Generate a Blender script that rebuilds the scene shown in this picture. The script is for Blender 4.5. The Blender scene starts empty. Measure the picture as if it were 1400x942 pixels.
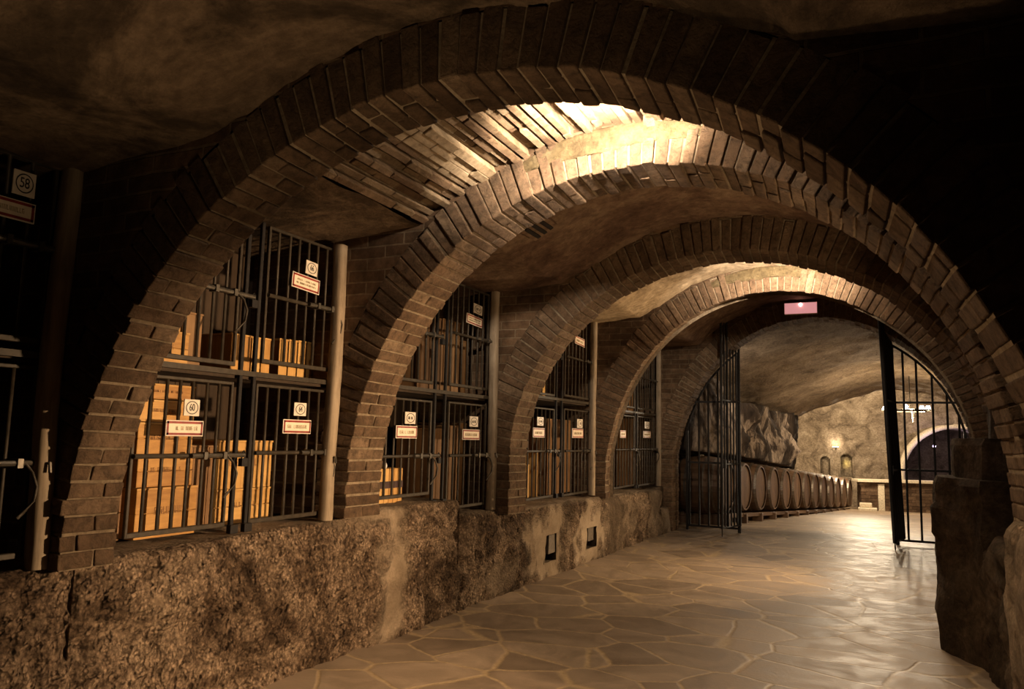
import bpy, math, random
from mathutils import Vector, Matrix, noise
rnd = random.Random(7)
PI = math.pi
COL = bpy.context.scene.collection

# ------------------------------------------------------------------ materials
def nmat(name):
    m = bpy.data.materials.new(name); m.use_nodes = True
    nt = m.node_tree; nt.nodes.clear()
    out = nt.nodes.new('ShaderNodeOutputMaterial'); b = nt.nodes.new('ShaderNodeBsdfPrincipled')
    nt.links.new(b.outputs[0], out.inputs[0])
    return m, nt, b
def node(nt, t, **k):
    n = nt.nodes.new(t)
    for a, v in k.items():
        if a in ('operation', 'blend_type', 'data_type', 'feature', 'attribute_name', 'noise_dimensions', 'wave_type', 'bands_direction', 'interpolation_type', 'distance', 'attribute_type', 'noise_type', 'offset', 'squash', 'offset_frequency'):
            setattr(n, a, v)
        else:
            n.inputs[a].default_value = v
    return n
def ramp(nt, src, stops):
    r = nt.nodes.new('ShaderNodeValToRGB'); e = r.color_ramp.elements
    e[0].position, e[0].color = stops[0][0], (*stops[0][1], 1)
    e[1].position, e[1].color = stops[-1][0], (*stops[-1][1], 1)
    for p, c in stops[1:-1]:
        x = e.new(p); x.color = (*c, 1)
    nt.links.new(src, r.inputs[0]); return r
def mix(nt, f, a, b, bt='MIX'):
    n = nt.nodes.new('ShaderNodeMix'); n.data_type = 'RGBA'; n.blend_type = bt
    for s, i in ((f, 0), (a, 6), (b, 7)):
        if hasattr(s, 'links') or hasattr(s, 'is_linked'): nt.links.new(s, n.inputs[i])
        else: n.inputs[i].default_value = s if i == 0 else ((*s, 1) if len(s) == 3 else s)
    return n.outputs[2]
def coords(nt, scale=(1, 1, 1)):
    tc = nt.nodes.new('ShaderNodeTexCoord'); mp = nt.nodes.new('ShaderNodeMapping'); mp.inputs['Scale'].default_value = scale
    nt.links.new(tc.outputs['Object'], mp.inputs[0]); return mp.outputs[0]
def noise_(nt, v, scale, detail=6, rough=.6, dist=0):
    n = nt.nodes.new('ShaderNodeTexNoise'); n.inputs['Scale'].default_value = scale; n.inputs['Detail'].default_value = detail
    n.inputs['Roughness'].default_value = rough; n.inputs['Distortion'].default_value = dist
    nt.links.new(v, n.inputs['Vector']); return n
def bump(nt, b, h, strength=.5, dist=.02, prev=None):
    n = nt.nodes.new('ShaderNodeBump'); n.inputs['Strength'].default_value = strength; n.inputs['Distance'].default_value = dist
    nt.links.new(h, n.inputs['Height'])
    if prev: nt.links.new(prev, n.inputs['Normal'])
    nt.links.new(n.outputs[0], b.inputs['Normal']); return n.outputs[0]
def attr(nt, name):
    a = nt.nodes.new('ShaderNodeAttribute'); a.attribute_name = name; return a.outputs['Fac']

def m_brick(name, c0, c1, c2, dirt=(.05, .035, .022), dirt_amt=.55):
    m, nt, b = nmat(name); v = coords(nt)
    t = attr(nt, 'tone')
    base = ramp(nt, t, [(0, c0), (.5, c1), (1, c2)]).outputs[0]
    n1 = noise_(nt, v, 17, 9, .75, .4); n2 = noise_(nt, v, 2.2, 5, .6); n3 = noise_(nt, v, 60, 6, .7)
    f1 = ramp(nt, n1.outputs[0], [(.42, (0, 0, 0)), (.68, (1, 1, 1))]).outputs[0]
    mm = nt.nodes.new('ShaderNodeMath'); mm.operation = 'MULTIPLY'; mm.inputs[1].default_value = dirt_amt; nt.links.new(f1, mm.inputs[0])
    c = mix(nt, mm.outputs[0], base, dirt)
    f2 = ramp(nt, n2.outputs[0], [(.45, (.55, .5, .45)), (.7, (1.15, 1.1, 1.05))]).outputs[0]
    c = mix(nt, .8, c, f2, 'MULTIPLY')
    nt.links.new(c, b.inputs['Base Color']); b.inputs['Roughness'].default_value = .9; b.inputs['Specular IOR Level'].default_value = .2
    p = bump(nt, b, n1.outputs[0], 1.0, .035); bump(nt, b, n3.outputs[0], .7, .012, p)
    return m
def m_plaster(name, stops, scale=1.6, bstr=.5, fine=40, st=(1, 1, 1)):
    m, nt, b = nmat(name); v = coords(nt, st)
    n1 = noise_(nt, v, scale, 9, .68, .6); n2 = noise_(nt, v, scale * 9, 8, .7); n3 = noise_(nt, v, fine, 8, .75)
    c = ramp(nt, n1.outputs[0], stops).outputs[0]
    f = ramp(nt, n2.outputs[0], [(.35, (.45, .42, .38)), (.65, (1.1, 1.08, 1.05))]).outputs[0]
    c = mix(nt, .75, c, f, 'MULTIPLY')
    nt.links.new(c, b.inputs['Base Color']); b.inputs['Roughness'].default_value = .92; b.inputs['Specular IOR Level'].default_value = .15
    p = bump(nt, b, n2.outputs[0], bstr, .05); bump(nt, b, n3.outputs[0], bstr, .012, p)
    return m
def m_rubble(name):
    m, nt, b = nmat(name); v = coords(nt); s = attr(nt, 'smooth')
    n1 = noise_(nt, v, 1.35, 9, .7, 1.0); n2 = noise_(nt, v, 21, 9, .8); n4 = noise_(nt, v, 75, 6, .7)
    vo = nt.nodes.new('ShaderNodeTexVoronoi'); vo.inputs['Scale'].default_value = 46; nt.links.new(v, vo.inputs['Vector'])
    c = ramp(nt, n1.outputs[0], [(.34, (.075, .052, .034)), (.46, (.18, .125, .085)), (.55, (.44, .33, .24)), (.7, (.58, .45, .33))]).outputs[0]
    f = ramp(nt, n2.outputs[0], [(.4, (.25, .21, .17)), (.5, (.8, .76, .7)), (.62, (1.4, 1.35, 1.25))]).outputs[0]
    c = mix(nt, .85, c, f, 'MULTIPLY')
    g = ramp(nt, vo.outputs['Distance'], [(.1, (1.2, 1.15, 1.1)), (.6, (.5, .45, .4))]).outputs[0]
    c = mix(nt, .6, c, g, 'MULTIPLY')
    sm = ramp(nt, n1.outputs[0], [(.3, (.15, .105, .065)), (.7, (.33, .255, .175))]).outputs[0]
    c = mix(nt, s, c, sm)
    nt.links.new(c, b.inputs['Base Color']); b.inputs['Roughness'].default_value = .95; b.inputs['Specular IOR Level'].default_value = .15
    inv = nt.nodes.new('ShaderNodeMath'); inv.operation = 'SUBTRACT'; inv.inputs[0].default_value = 1.0; nt.links.new(s, inv.inputs[1])
    h = nt.nodes.new('ShaderNodeMath'); h.operation = 'MULTIPLY'; nt.links.new(n2.outputs[0], h.inputs[0]); nt.links.new(inv.outputs[0], h.inputs[1])
    h2 = nt.nodes.new('ShaderNodeMath'); h2.operation = 'MULTIPLY'; nt.links.new(vo.outputs['Distance'], h2.inputs[0]); nt.links.new(inv.outputs[0], h2.inputs[1])
    p = bump(nt, b, h.outputs[0], 1.0, .1); p = bump(nt, b, h2.outputs[0], .8, .04, p); bump(nt, b, n4.outputs[0], .35, .006, p)
    return m
def m_floor(name):
    m, nt, b = nmat(name); v = coords(nt)
    nw = noise_(nt, v, 1.1, 2, .5)
    w = nt.nodes.new('ShaderNodeVectorMath'); w.operation = 'MULTIPLY_ADD'; nt.links.new(nw.outputs['Color'], w.inputs[0]); w.inputs[1].default_value = (.16, .16, 0); nt.links.new(v, w.inputs[2])
    nw2 = noise_(nt, v, 9, 3, .5)
    w2 = nt.nodes.new('ShaderNodeVectorMath'); w2.operation = 'MULTIPLY_ADD'; nt.links.new(nw2.outputs['Color'], w2.inputs[0]); w2.inputs[1].default_value = (.035, .035, 0); nt.links.new(w.outputs[0], w2.inputs[2])
    fl = nt.nodes.new('ShaderNodeVectorMath'); fl.operation = 'MULTIPLY'; fl.inputs[1].default_value = (1.7, 2.2, 0); nt.links.new(w2.outputs[0], fl.inputs[0])
    e = nt.nodes.new('ShaderNodeTexVoronoi'); e.feature = 'DISTANCE_TO_EDGE'; e.inputs['Scale'].default_value = 1; e.inputs['Randomness'].default_value = 1; nt.links.new(fl.outputs[0], e.inputs['Vector'])
    cell = nt.nodes.new('ShaderNodeTexVoronoi'); cell.feature = 'F1'; cell.inputs['Scale'].default_value = 1; cell.inputs['Randomness'].default_value = 1; nt.links.new(fl.outputs[0], cell.inputs['Vector'])
    n1 = noise_(nt, v, 3.2, 8, .65, 1.2); n2 = noise_(nt, v, 28, 7, .7); n3 = noise_(nt, v, .9, 3, .5)
    bw = nt.nodes.new('ShaderNodeRGBToBW'); nt.links.new(cell.outputs['Color'], bw.inputs[0])
    base = ramp(nt, bw.outputs[0], [(.2, (.175, .132, .096)), (.5, (.225, .172, .126)), (.8, (.275, .212, .156))]).outputs[0]
    f = ramp(nt, n1.outputs[0], [(.3, (.6, .57, .52)), (.7, (1.25, 1.2, 1.12))]).outputs[0]
    base = mix(nt, .8, base, f, 'MULTIPLY')
    # width of the joint wanders
    thr = nt.nodes.new('ShaderNodeMapRange'); nt.links.new(n3.outputs[0], thr.inputs[0]); thr.inputs[1].default_value = .3; thr.inputs[2].default_value = .7; thr.inputs[3].default_value = .018; thr.inputs[4].default_value = .07
    jn = nt.nodes.new('ShaderNodeMapRange'); jn.interpolation_type = 'SMOOTHSTEP'; nt.links.new(e.outputs['Distance'], jn.inputs[0]); jn.inputs[1].default_value = 0.004; nt.links.new(thr.outputs[0], jn.inputs[2]); jn.inputs[3].default_value = 0; jn.inputs[4].default_value = 1
    mort = ramp(nt, n2.outputs[0], [(.3, (.22, .155, .085)), (.7, (.42, .31, .185))]).outputs[0]
    c = mix(nt, jn.outputs[0], mort, base)
    nt.links.new(c, b.inputs['Base Color'])
    r = nt.nodes.new('ShaderNodeMapRange'); nt.links.new(n1.outputs[0], r.inputs[0]); r.inputs[1].default_value = .3; r.inputs[2].default_value = .7; r.inputs[3].default_value = .38; r.inputs[4].default_value = .62
    nt.links.new(r.outputs[0], b.inputs['Roughness']); b.inputs['Specular IOR Level'].default_value = .3
    p = bump(nt, b, jn.outputs[0], .3, .008); p = bump(nt, b, n1.outputs[0], .06, .012, p)
    cm = nt.nodes.new('ShaderNodeMath'); cm.operation = 'MULTIPLY'; nt.links.new(bw.outputs[0], cm.inputs[0]); cm.inputs[1].default_value = .3
    bump(nt, b, n2.outputs[0], .3, .008, p)
    return m
def m_wood(name, stops, grain=(30, 3, 3), rough=.6):
    m, nt, b = nmat(name)
    v = coords(nt, grain); v2 = coords(nt)
    t = attr(nt, 'tone')
    n1 = noise_(nt, v, 1, 6, .6, 1.0); n2 = noise_(nt, v2, 5, 5, .6)
    a = nt.nodes.new('ShaderNodeMath'); a.operation = 'MULTIPLY_ADD'; nt.links.new(n1.outputs[0], a.inputs[0]); a.inputs[1].default_value = .6
    s = nt.nodes.new('ShaderNodeMath'); s.operation = 'MULTIPLY_ADD'; nt.links.new(t, s.inputs[0]); s.inputs[1].default_value = .5; s.inputs[2].default_value = -.05
    nt.links.new(s.outputs[0], a.inputs[2])
    c = ramp(nt, a.outputs[0], stops).outputs[0]
    f = ramp(nt, n2.outputs[0], [(.35, (.65, .6, .55)), (.65, (1.1, 1.08, 1.05))]).outputs[0]
    c = mix(nt, .6, c, f, 'MULTIPLY')
    nt.links.new(c, b.inputs['Base Color']); b.inputs['Roughness'].default_value = rough; b.inputs['Specular IOR Level'].default_value = .3
    bump(nt, b, n1.outputs[0], .25, .006)
    return m
def m_flat(name, c, rough=.6, metal=0, var=.25, emit=None, es=0):
    m, nt, b = nmat(name); v = coords(nt); n = noise_(nt, v, 25, 5, .6)
    d = tuple(x * (1 - var) for x in c); l = tuple(min(1, x * (1 + var)) for x in c)
    nt.links.new(ramp(nt, n.outputs[0], [(.35, d), (.65, l)]).outputs[0], b.inputs['Base Color'])
    b.inputs['Roughness'].default_value = rough; b.inputs['Metallic'].default_value = metal
    bump(nt, b, n.outputs[0], .15, .004)
    if emit:
        b.inputs['Emission Color'].default_value = (*emit, 1); b.inputs['Emission Strength'].default_value = es
    return m

M = {}
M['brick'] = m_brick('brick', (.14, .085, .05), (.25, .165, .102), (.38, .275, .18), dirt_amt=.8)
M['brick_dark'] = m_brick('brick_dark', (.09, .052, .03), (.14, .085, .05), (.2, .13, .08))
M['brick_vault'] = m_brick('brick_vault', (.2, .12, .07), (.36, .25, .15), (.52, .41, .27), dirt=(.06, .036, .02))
M['mortar'] = m_plaster('mortar', [(.3, (.17, .125, .08)), (.7, (.34, .265, .18))], 3, .4)
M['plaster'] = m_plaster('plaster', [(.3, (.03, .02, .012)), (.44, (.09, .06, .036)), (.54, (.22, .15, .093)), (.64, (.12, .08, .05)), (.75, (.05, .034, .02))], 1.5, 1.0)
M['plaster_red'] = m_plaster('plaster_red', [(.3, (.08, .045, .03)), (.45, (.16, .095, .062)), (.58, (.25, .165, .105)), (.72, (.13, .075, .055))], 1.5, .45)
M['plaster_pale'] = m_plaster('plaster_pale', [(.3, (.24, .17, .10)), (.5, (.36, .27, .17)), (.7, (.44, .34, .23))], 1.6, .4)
M['plaster_band'] = m_plaster('plaster_band', [(.3, (.06, .042, .022)), (.5, (.12, .088, .045)), (.7, (.17, .13, .075))], 4, .5)  # darkened plaster: the lip's shade is put into its colour
M['rubble'] = m_rubble('rubble')
M['rock'] = m_plaster('rock', [(.38, (.018, .013, .01)), (.5, (.055, .04, .03)), (.57, (.34, .27, .21)), (.63, (.05, .036, .028))], 1.3, 1.0, 18, (1, 1, .3))
M['stone_vault'] = m_plaster('stone_vault', [(.3, (.10, .07, .045)), (.5, (.2, .145, .095)), (.7, (.3, .23, .155))], 2.4, .9, 20)
M['stone_pale'] = m_plaster('stone_pale', [(.34, (.12, .09, .06)), (.48, (.27, .21, .145)), (.66, (.44, .36, .26))], 2.0, 1.0, 9)
M['pier'] = m_plaster('pier', [(.3, (.04, .028, .018)), (.5, (.095, .068, .044)), (.66, (.2, .145, .098))], 2.6, .9, 26)
M['floor'] = m_floor('flagstone')
def lowspec(m, v):
    m.node_tree.nodes['Principled BSDF'].inputs['Specular IOR Level'].default_value = v; return m
M['iron'] = m_flat('iron', (.05, .039, .027), .5, .2)
M['iron_black'] = m_flat('iron_black', (.016, .013, .011), .6, 0)
M['steel'] = m_flat('steel', (.11, .095, .075), .45, .7)
M['post'] = m_wood('post_wood', [(.25, (.12, .088, .055)), (.5, (.29, .225, .155)), (.75, (.43, .35, .25))], (34, 34, 3), .8)
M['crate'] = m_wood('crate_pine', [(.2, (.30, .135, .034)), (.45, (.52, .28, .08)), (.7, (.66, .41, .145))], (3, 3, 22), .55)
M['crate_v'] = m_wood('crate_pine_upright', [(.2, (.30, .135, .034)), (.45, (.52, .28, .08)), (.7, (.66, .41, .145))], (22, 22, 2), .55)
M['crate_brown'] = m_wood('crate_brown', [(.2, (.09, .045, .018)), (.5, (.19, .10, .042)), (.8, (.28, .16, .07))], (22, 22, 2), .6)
M['plank_dark'] = m_wood('plank_dark', [(.2, (.03, .019, .011)), (.5, (.06, .038, .022)), (.8, (.09, .058, .034))], (22, 22, 2), .75)
M['barrel'] = m_wood('barrel_oak', [(.2, (.04, .021, .011)), (.5, (.09, .05, .026)), (.8, (.155, .092, .05))], (3, 26, 26), .55)
M['hoop'] = m_flat('hoop', (.17, .14, .11), .45, .8)
lowspec(M['iron'], .25); lowspec(M['iron_black'], .2)
M['ink'] = m_flat('ink', (.03, .025, .018), .7)
M['ink_soft'] = m_flat('ink_soft', (.3, .22, .11), .7)
M['plate'] = m_flat('plate_enamel', (.72, .62, .5), .35, 0, .06)
M['plate_face'] = m_flat('plate_face', (.78, .66, .5), .4, 0, .06)
M['plate_red'] = m_flat('plate_red', (.25, .035, .025), .4)
M['burn'] = m_flat('burnt_mark', (.22, .1, .03), .7)
M['band'] = m_flat('label_band', (.05, .022, .018), .6)
M['white'] = m_flat('white_wax', (.75, .72, .66), .5, 0, .05)
M['flap'] = m_flat('grey_flap', (.12, .092, .066), .8)
M['bulb'] = m_flat('bulb_glow', (1, .85, .6), .4, 0, 0, (1, .78, .45), 130)
M['emer'] = m_flat('pink_panel', (.8, .4, .4), .4, 0, .05, (1, .42, .42), .55)
M['emer_spot'] = m_flat('panel_lamp', (1, .8, .75), .4, 0, 0, (1, .7, .62), 5)
M['cream'] = m_flat('cream_stone', (.5, .42, .3), .8)
M['violet'] = m_flat('violet_bulb', (.8, .7, 1), .4, 0, 0, (.72, .6, 1), 12)
M['candle'] = m_flat('bracket_lamp', (1, .8, .5), .4, 0, 0, (1, .7, .35), 25)

# ------------------------------------------------------------------ mesh helper
class MB:
    def __init__(s): s.v = []; s.f = []; s.m = []; s.t = []
    def quad(s, pts, mi=0, tone=.5):
        n = len(s.v); s.v += [tuple(p) for p in pts]; s.f.append(tuple(range(n, n + len(pts)))); s.m.append(mi); s.t.append(tone)
    def hexa(s, P, mi=0, tone=.5):
        n = len(s.v); s.v += [tuple(p) for p in P]
        for q in ((0, 3, 2, 1), (4, 5, 6, 7), (0, 1, 5, 4), (1, 2, 6, 5), (2, 3, 7, 6), (3, 0, 4, 7)):
            s.f.append(tuple(n + i for i in q)); s.m.append(mi); s.t.append(tone)
    def box(s, x0, x1, y0, y1, z0, z1, mi=0, tone=.5, j=0):
        P = [(x0, y0, z0), (x1, y0, z0), (x1, y1, z0), (x0, y1, z0), (x0, y0, z1), (x1, y0, z1), (x1, y1, z1), (x0, y1, z1)]
        if j: P = [(a + rnd.uniform(-j, j), b + rnd.uniform(-j, j), c + rnd.uniform(-j, j)) for a, b, c in P]
        s.hexa(P, mi, tone)
    def tube(s, pts, r, n=8, mi=0, tone=.5, cap=True):
        pts = [Vector(p) for p in pts]; rings = []
        for i, p in enumerate(pts):
            d = (pts[min(i + 1, len(pts) - 1)] - pts[max(i - 1, 0)]).normalized()
            a = Vector((0, 0, 1)) if abs(d.z) < .9 else Vector((1, 0, 0))
            u = d.cross(a).normalized(); w = d.cross(u).normalized()
            b = len(s.v); rr = r[i] if isinstance(r, (list, tuple)) else r
            s.v += [tuple(p + (u * math.cos(2 * PI * k / n) + w * math.sin(2 * PI * k / n)) * rr) for k in range(n)]; rings.append(b)
        for a, b in zip(rings, rings[1:]):
            for k in range(n):
                s.f.append((a + k, a + (k + 1) % n, b + (k + 1) % n, b + k)); s.m.append(mi); s.t.append(tone)
        if cap:
            s.f.append(tuple(rings[0] + k for k in range(n))); s.f.append(tuple(rings[-1] + k for k in reversed(range(n)))); s.m += [mi] * 2; s.t += [tone] * 2
    def sphere(s, c, r, n=10, mi=0, tone=.5):
        pts = []; rs = []
        for i in range(n + 1):
            a = -PI / 2 + PI * i / n
            pts.append((c[0], c[1], c[2] + r * math.sin(a))); rs.append(max(r * math.cos(a), r * .02))
        s.tube(pts, rs, n, mi, tone)
    def grid(s, fn, nu, nv, mi=0, tone=.5, skip=None):
        b = len(s.v)
        for j in range(nv + 1):
            for i in range(nu + 1): s.v.append(tuple(fn(i / nu, j / nv)))
        for j in range(nv):
            for i in range(nu):
                if skip and skip((i + .5) / nu, (j + .5) / nv): continue
                a = b + j * (nu + 1) + i
                s.f.append((a, a + 1, a + nu + 2, a + nu + 1)); s.m.append(mi); s.t.append(tone)
    def build(s, name, mats, parent=None, bevel=0, smooth=False, segs=2):
        me = bpy.data.meshes.new(name); me.from_pydata(s.v, [], s.f)
        mats = mats if isinstance(mats, (list, tuple)) else [mats]
        for x in mats: me.materials.append(M[x])
        for p, mi in zip(me.polygons, s.m):
            p.material_index = mi; p.use_smooth = smooth
        a = me.attributes.new('tone', 'FLOAT', 'FACE'); a.data.foreach_set('value', s.t)
        o = bpy.data.objects.new(name, me); COL.objects.link(o)
        if parent: o.parent = parent
        if bevel:
            b = o.modifiers.new('bevel', 'BEVEL'); b.width = bevel; b.segments = segs; b.limit_method = 'ANGLE'; b.angle_limit = .6; b.use_clamp_overlap = True
        return o
def tag(o, label=None, cat=None, group=None, kind=None):
    for k, v in (('label', label), ('category', cat), ('group', group), ('kind', kind)):
        if v: o[k] = v
    return o
def thing(name, loc, label, cat, group=None):
    o = bpy.data.objects.new(name, None); COL.objects.link(o); o.location = loc; o.empty_display_size = .1
    return tag(o, label, cat, group, 'thing')
def local(o, *objs):            # parts were built in world coordinates; keep them there
    for x in objs: x.matrix_parent_inverse = Matrix.Translation(o.location).inverted()
def part(mb, name, mats, parent, **k):
    o = mb.build(name, mats, parent, **k)
    root = parent
    while root.parent: root = root.parent
    if parent is root: o.matrix_parent_inverse = Matrix.Translation(root.location).inverted()
    return o
def nz(p, sc, oct=4):
    return noise.fractal(Vector(p) * sc, 1.0, 2.0, oct)

# ------------------------------------------------------------------ arches
# front Y, back Y, centre x, centre z, radius, ring thickness, radius correction, lowest measured u, back inset, foot z
ARCH = [
    dict(y0=2.28, y1=2.545, cx=-1.37, cz=.887, R=1.894, t=.25, co=(-.004, -.022, .066, .066, -.11), u0=-.72, back=.02, foot=.86, ceil=3.35),
    dict(y0=4.28, y1=4.64, cx=-1.311, cz=1.177, R=1.93, t=.28, co=(.006, -.016, -.034, .036, .02), u0=-.61, back=.03, foot=.92, ceil=3.75),
    dict(y0=6.70, y1=7.0, cx=-1.173, cz=1.115, R=2.041, t=.30, co=(-.011, -.009, .183, -.077, -.104), u0=-.43, back=.05, foot=.76, ceil=3.85),
    dict(y0=9.588, y1=9.92, cx=-1.106, cz=1.227, R=2.058, t=.34, co=(.023, .014, -.216, -.085, .3), u0=-.6, back=-.05, foot=.73, ceil=4.0),
    dict(y0=12.93, y1=13.3, cx=-.918, cz=1.258, R=2.193, t=.30, co=(.029, -.014, -.257, -.02, .308), u0=-.6, back=.03, foot=0.0, ceil=4.3),
]
def rin(a, th):
    u = max((th - PI / 2) / (PI / 2), a['u0'])
    return a['R'] + sum(c * u ** i for i, c in enumerate(a['co']))
def intrados(a):
    """points (x,z, nx,nz, arclength) along the inner curve from the left foot up and over to the right foot"""
    pts = []
    rl = rin(a, PI); rr = rin(a, 0)
    n = 12
    for i in range(n): pts.append((a['cx'] - rl, a['foot'] + (a['cz'] - a['foot']) * i / n, -1, 0))
    for i in range(181):
        th = PI * (1 - i / 180); r = rin(a, th)
        pts.append((a['cx'] + r * math.cos(th), a['cz'] + r * math.sin(th), math.cos(th), math.sin(th)))
    for i in range(1, n + 1): pts.append((a['cx'] + rr, a['cz'] + (a['foot'] - a['cz']) * i / n, 1, 0))
    s = [0]
    for p, q in zip(pts, pts[1:]): s.append(s[-1] + math.hypot(q[0] - p[0], q[1] - p[1]))
    return pts, s
def at(pts, s, d):
    d = min(max(d, 0), s[-1]); lo, hi = 0, len(s) - 1
    while hi - lo > 1:
        k = (lo + hi) // 2
        if s[k] <= d: lo = k
        else: hi = k
    f = (d - s[lo]) / max(s[hi] - s[lo], 1e-9); p, q = pts[lo], pts[hi]
    return tuple(a + (b - a) * f for a, b in zip(p, q))
XL, XR = -4.25, 2.3
NAMES = ['nearest and widest brick arch, its dark face framing all the arches behind',
         'second brick arch, lit bright on its left leg and under its crown',
         'third brick arch, dark brown face seen inside the second arch',
         'fourth brick arch, with bright radiating bricks, third one in front of it',
         'last brick arch, carrying the iron gate at the end of the passage']
def arch(k, a):
    pts, s = intrados(a); L = s[-1]; y0, y1, t = a['y0'], a['y1'], a['t']
    mb = MB(); d = 0
    pitch = .078
    ncourse = int(L / pitch); pitch = L / ncourse
    for i in range(ncourse):
        j = .007; d0, d1 = i * pitch + rnd.uniform(.003, .009), (i + 1) * pitch - rnd.uniform(.003, .009)
        x0, z0, nx0, nz0 = at(pts, s, d0); x1, z1, nx1, nz1 = at(pts, s, d1)
        D = y1 - y0
        if i % 2 == 0: cuts = [0, D * rnd.uniform(.45, .7), D]
        else: cuts = [0, D] if rnd.random() < .6 else [0, D * rnd.uniform(.25, .4), D]
        tk = t * (1 if i % 3 else rnd.uniform(.86, 1))
        for c0, c1 in zip(cuts, cuts[1:]):
            e = .004; ya, yb = y0 + c0 + (e if c0 else rnd.uniform(-.012, .008)), y0 + c1 - e
            q = rnd.uniform(-.010, .003)          # how far the brick stands out of the soffit
            lift = lambda y: a['back'] * (y - y0) / D
            P = []
            for yy in (ya, yb):
                g = q - lift(yy)
                P += [(x0 + nx0 * g + rnd.uniform(-.004, .004), yy + rnd.uniform(-.004, .004), z0 + nz0 * g), (x1 + nx1 * g, yy + rnd.uniform(-.004, .004), z1 + nz1 * g + rnd.uniform(-.004, .004)),
                      (x1 + nx1 * tk, yy, z1 + nz1 * tk), (x0 + nx0 * tk, yy, z0 + nz0 * tk)]
            mb.hexa(P, 0, min(1, max(0, rnd.gauss(.45, .15))))
    # mortar core and spandrel wall out to the side bays and up into the vault
    W = MB()
    def outer(x, z, nx, nz):
        best = 9
        if nx < -1e-6: best = min(best, (XL - x) / nx)
        if nx > 1e-6: best = min(best, (XR - x) / nx)
        if nz > 1e-6: best = min(best, (a['ceil'] - z) / nz)
        return x + nx * best, z + nz * best
    r0 = .006
    ring = []
    for p in pts[::2] + [pts[-1]]:
        x, z, nx, nz = p; ox, oz = outer(x, z, nx, nz); ring.append((x + nx * r0, z + nz * r0, x + nx * (t - .02), z + nz * (t - .02), ox, oz, nx, nz))
    for p, q in zip(ring, ring[1:]):
        for y, fl in ((y0 + .011, 0), (y1 - .005, 1)):
            A, B, C, Dd = (p[0], y, p[1]), (q[0], y, q[1]), (q[2], y, q[3]), (p[2], y, p[3])
            W.quad([A, B, C, Dd] if fl else [Dd, C, B, A], 0)
            yy = y - .012 if not fl else y
            A, B, C, Dd = (p[2], yy, p[3]), (q[2], yy, q[3]), (q[4], yy, q[5]), (p[4], yy, p[5])
            W.quad([A, B, C, Dd] if fl else [Dd, C, B, A], 1)
        bk = -a['back']
        kb = a['back'] * .98; W.quad([(p[0], y0 + .011, p[1]), (q[0], y0 + .011, q[1]), (q[0] - q[6] * kb, y1 - .005, q[1] - q[7] * kb), (p[0] - p[6] * kb, y1 - .005, p[1] - p[7] * kb)], 0)
    # corners of the spandrel
    o = mb.build('trim_%d' % (k + 1), ['brick'], bevel=.006)
    tag(o, NAMES[k], 'arch', None, 'structure')
    w = W.build('spandrel', ['mortar', 'brick_wall'], o)
    return o

# brick courses of the spandrel walls
def m_brickwall():
    m, nt, b = nmat('brick_wall')
    tc = nt.nodes.new('ShaderNodeTexCoord'); sx = nt.nodes.new('ShaderNodeSeparateXYZ'); cb = nt.nodes.new('ShaderNodeCombineXYZ')
    nt.links.new(tc.outputs['Object'], sx.inputs[0]); nt.links.new(sx.outputs[0], cb.inputs[0]); nt.links.new(sx.outputs[2], cb.inputs[1])
    n0 = noise_(nt, tc.outputs['Object'], 3, 3, .5)
    w = nt.nodes.new('ShaderNodeVectorMath'); w.operation = 'MULTIPLY_ADD'; nt.links.new(n0.outputs['Color'], w.inputs[0]); w.inputs[1].default_value = (.03, .03, 0); nt.links.new(cb.outputs[0], w.inputs[2])
    br = nt.nodes.new('ShaderNodeTexBrick'); nt.links.new(w.outputs[0], br.inputs['Vector'])
    br.inputs['Scale'].default_value = 1; br.inputs['Brick Width'].default_value = .3; br.inputs['Row Height'].default_value = .082; br.inputs['Mortar Size'].default_value = .007; br.inputs['Mortar Smooth'].default_value = .3
    br.inputs['Color1'].default_value = (.12, .075, .045, 1); br.inputs['Color2'].default_value = (.2, .13, .08, 1); br.inputs['Mortar'].default_value = (.24, .18, .12, 1)
    n1 = noise_(nt, tc.outputs['Object'], 12, 8, .7); n2 = noise_(nt, tc.outputs['Object'], 1.6, 5, .6)
    f = ramp(nt, n1.outputs[0], [(.35, (.35, .32, .28)), (.65, (1.05, 1.02, 1))]).outputs[0]
    f2 = ramp(nt, n2.outputs[0], [(.4, (.4, .37, .33)), (.65, (1.1, 1.05, 1))]).outputs[0]
    c = mix(nt, .7, br.outputs['Color'], f, 'MULTIPLY'); c = mix(nt, .8, c, f2, 'MULTIPLY')
    nt.links.new(c, b.inputs['Base Color']); b.inputs['Roughness'].default_value = .93; b.inputs['Specular IOR Level'].default_value = .15
    iv = nt.nodes.new('ShaderNodeMath'); iv.operation = 'SUBTRACT'; iv.inputs[0].default_value = 1; nt.links.new(br.outputs['Fac'], iv.inputs[1])
    p = bump(nt, b, iv.outputs[0], .7, .02); bump(nt, b, n1.outputs[0], .5, .015, p)
    return m
M['brick_wall'] = m_brickwall()
for k, a in enumerate(ARCH): arch(k, a)

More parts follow.
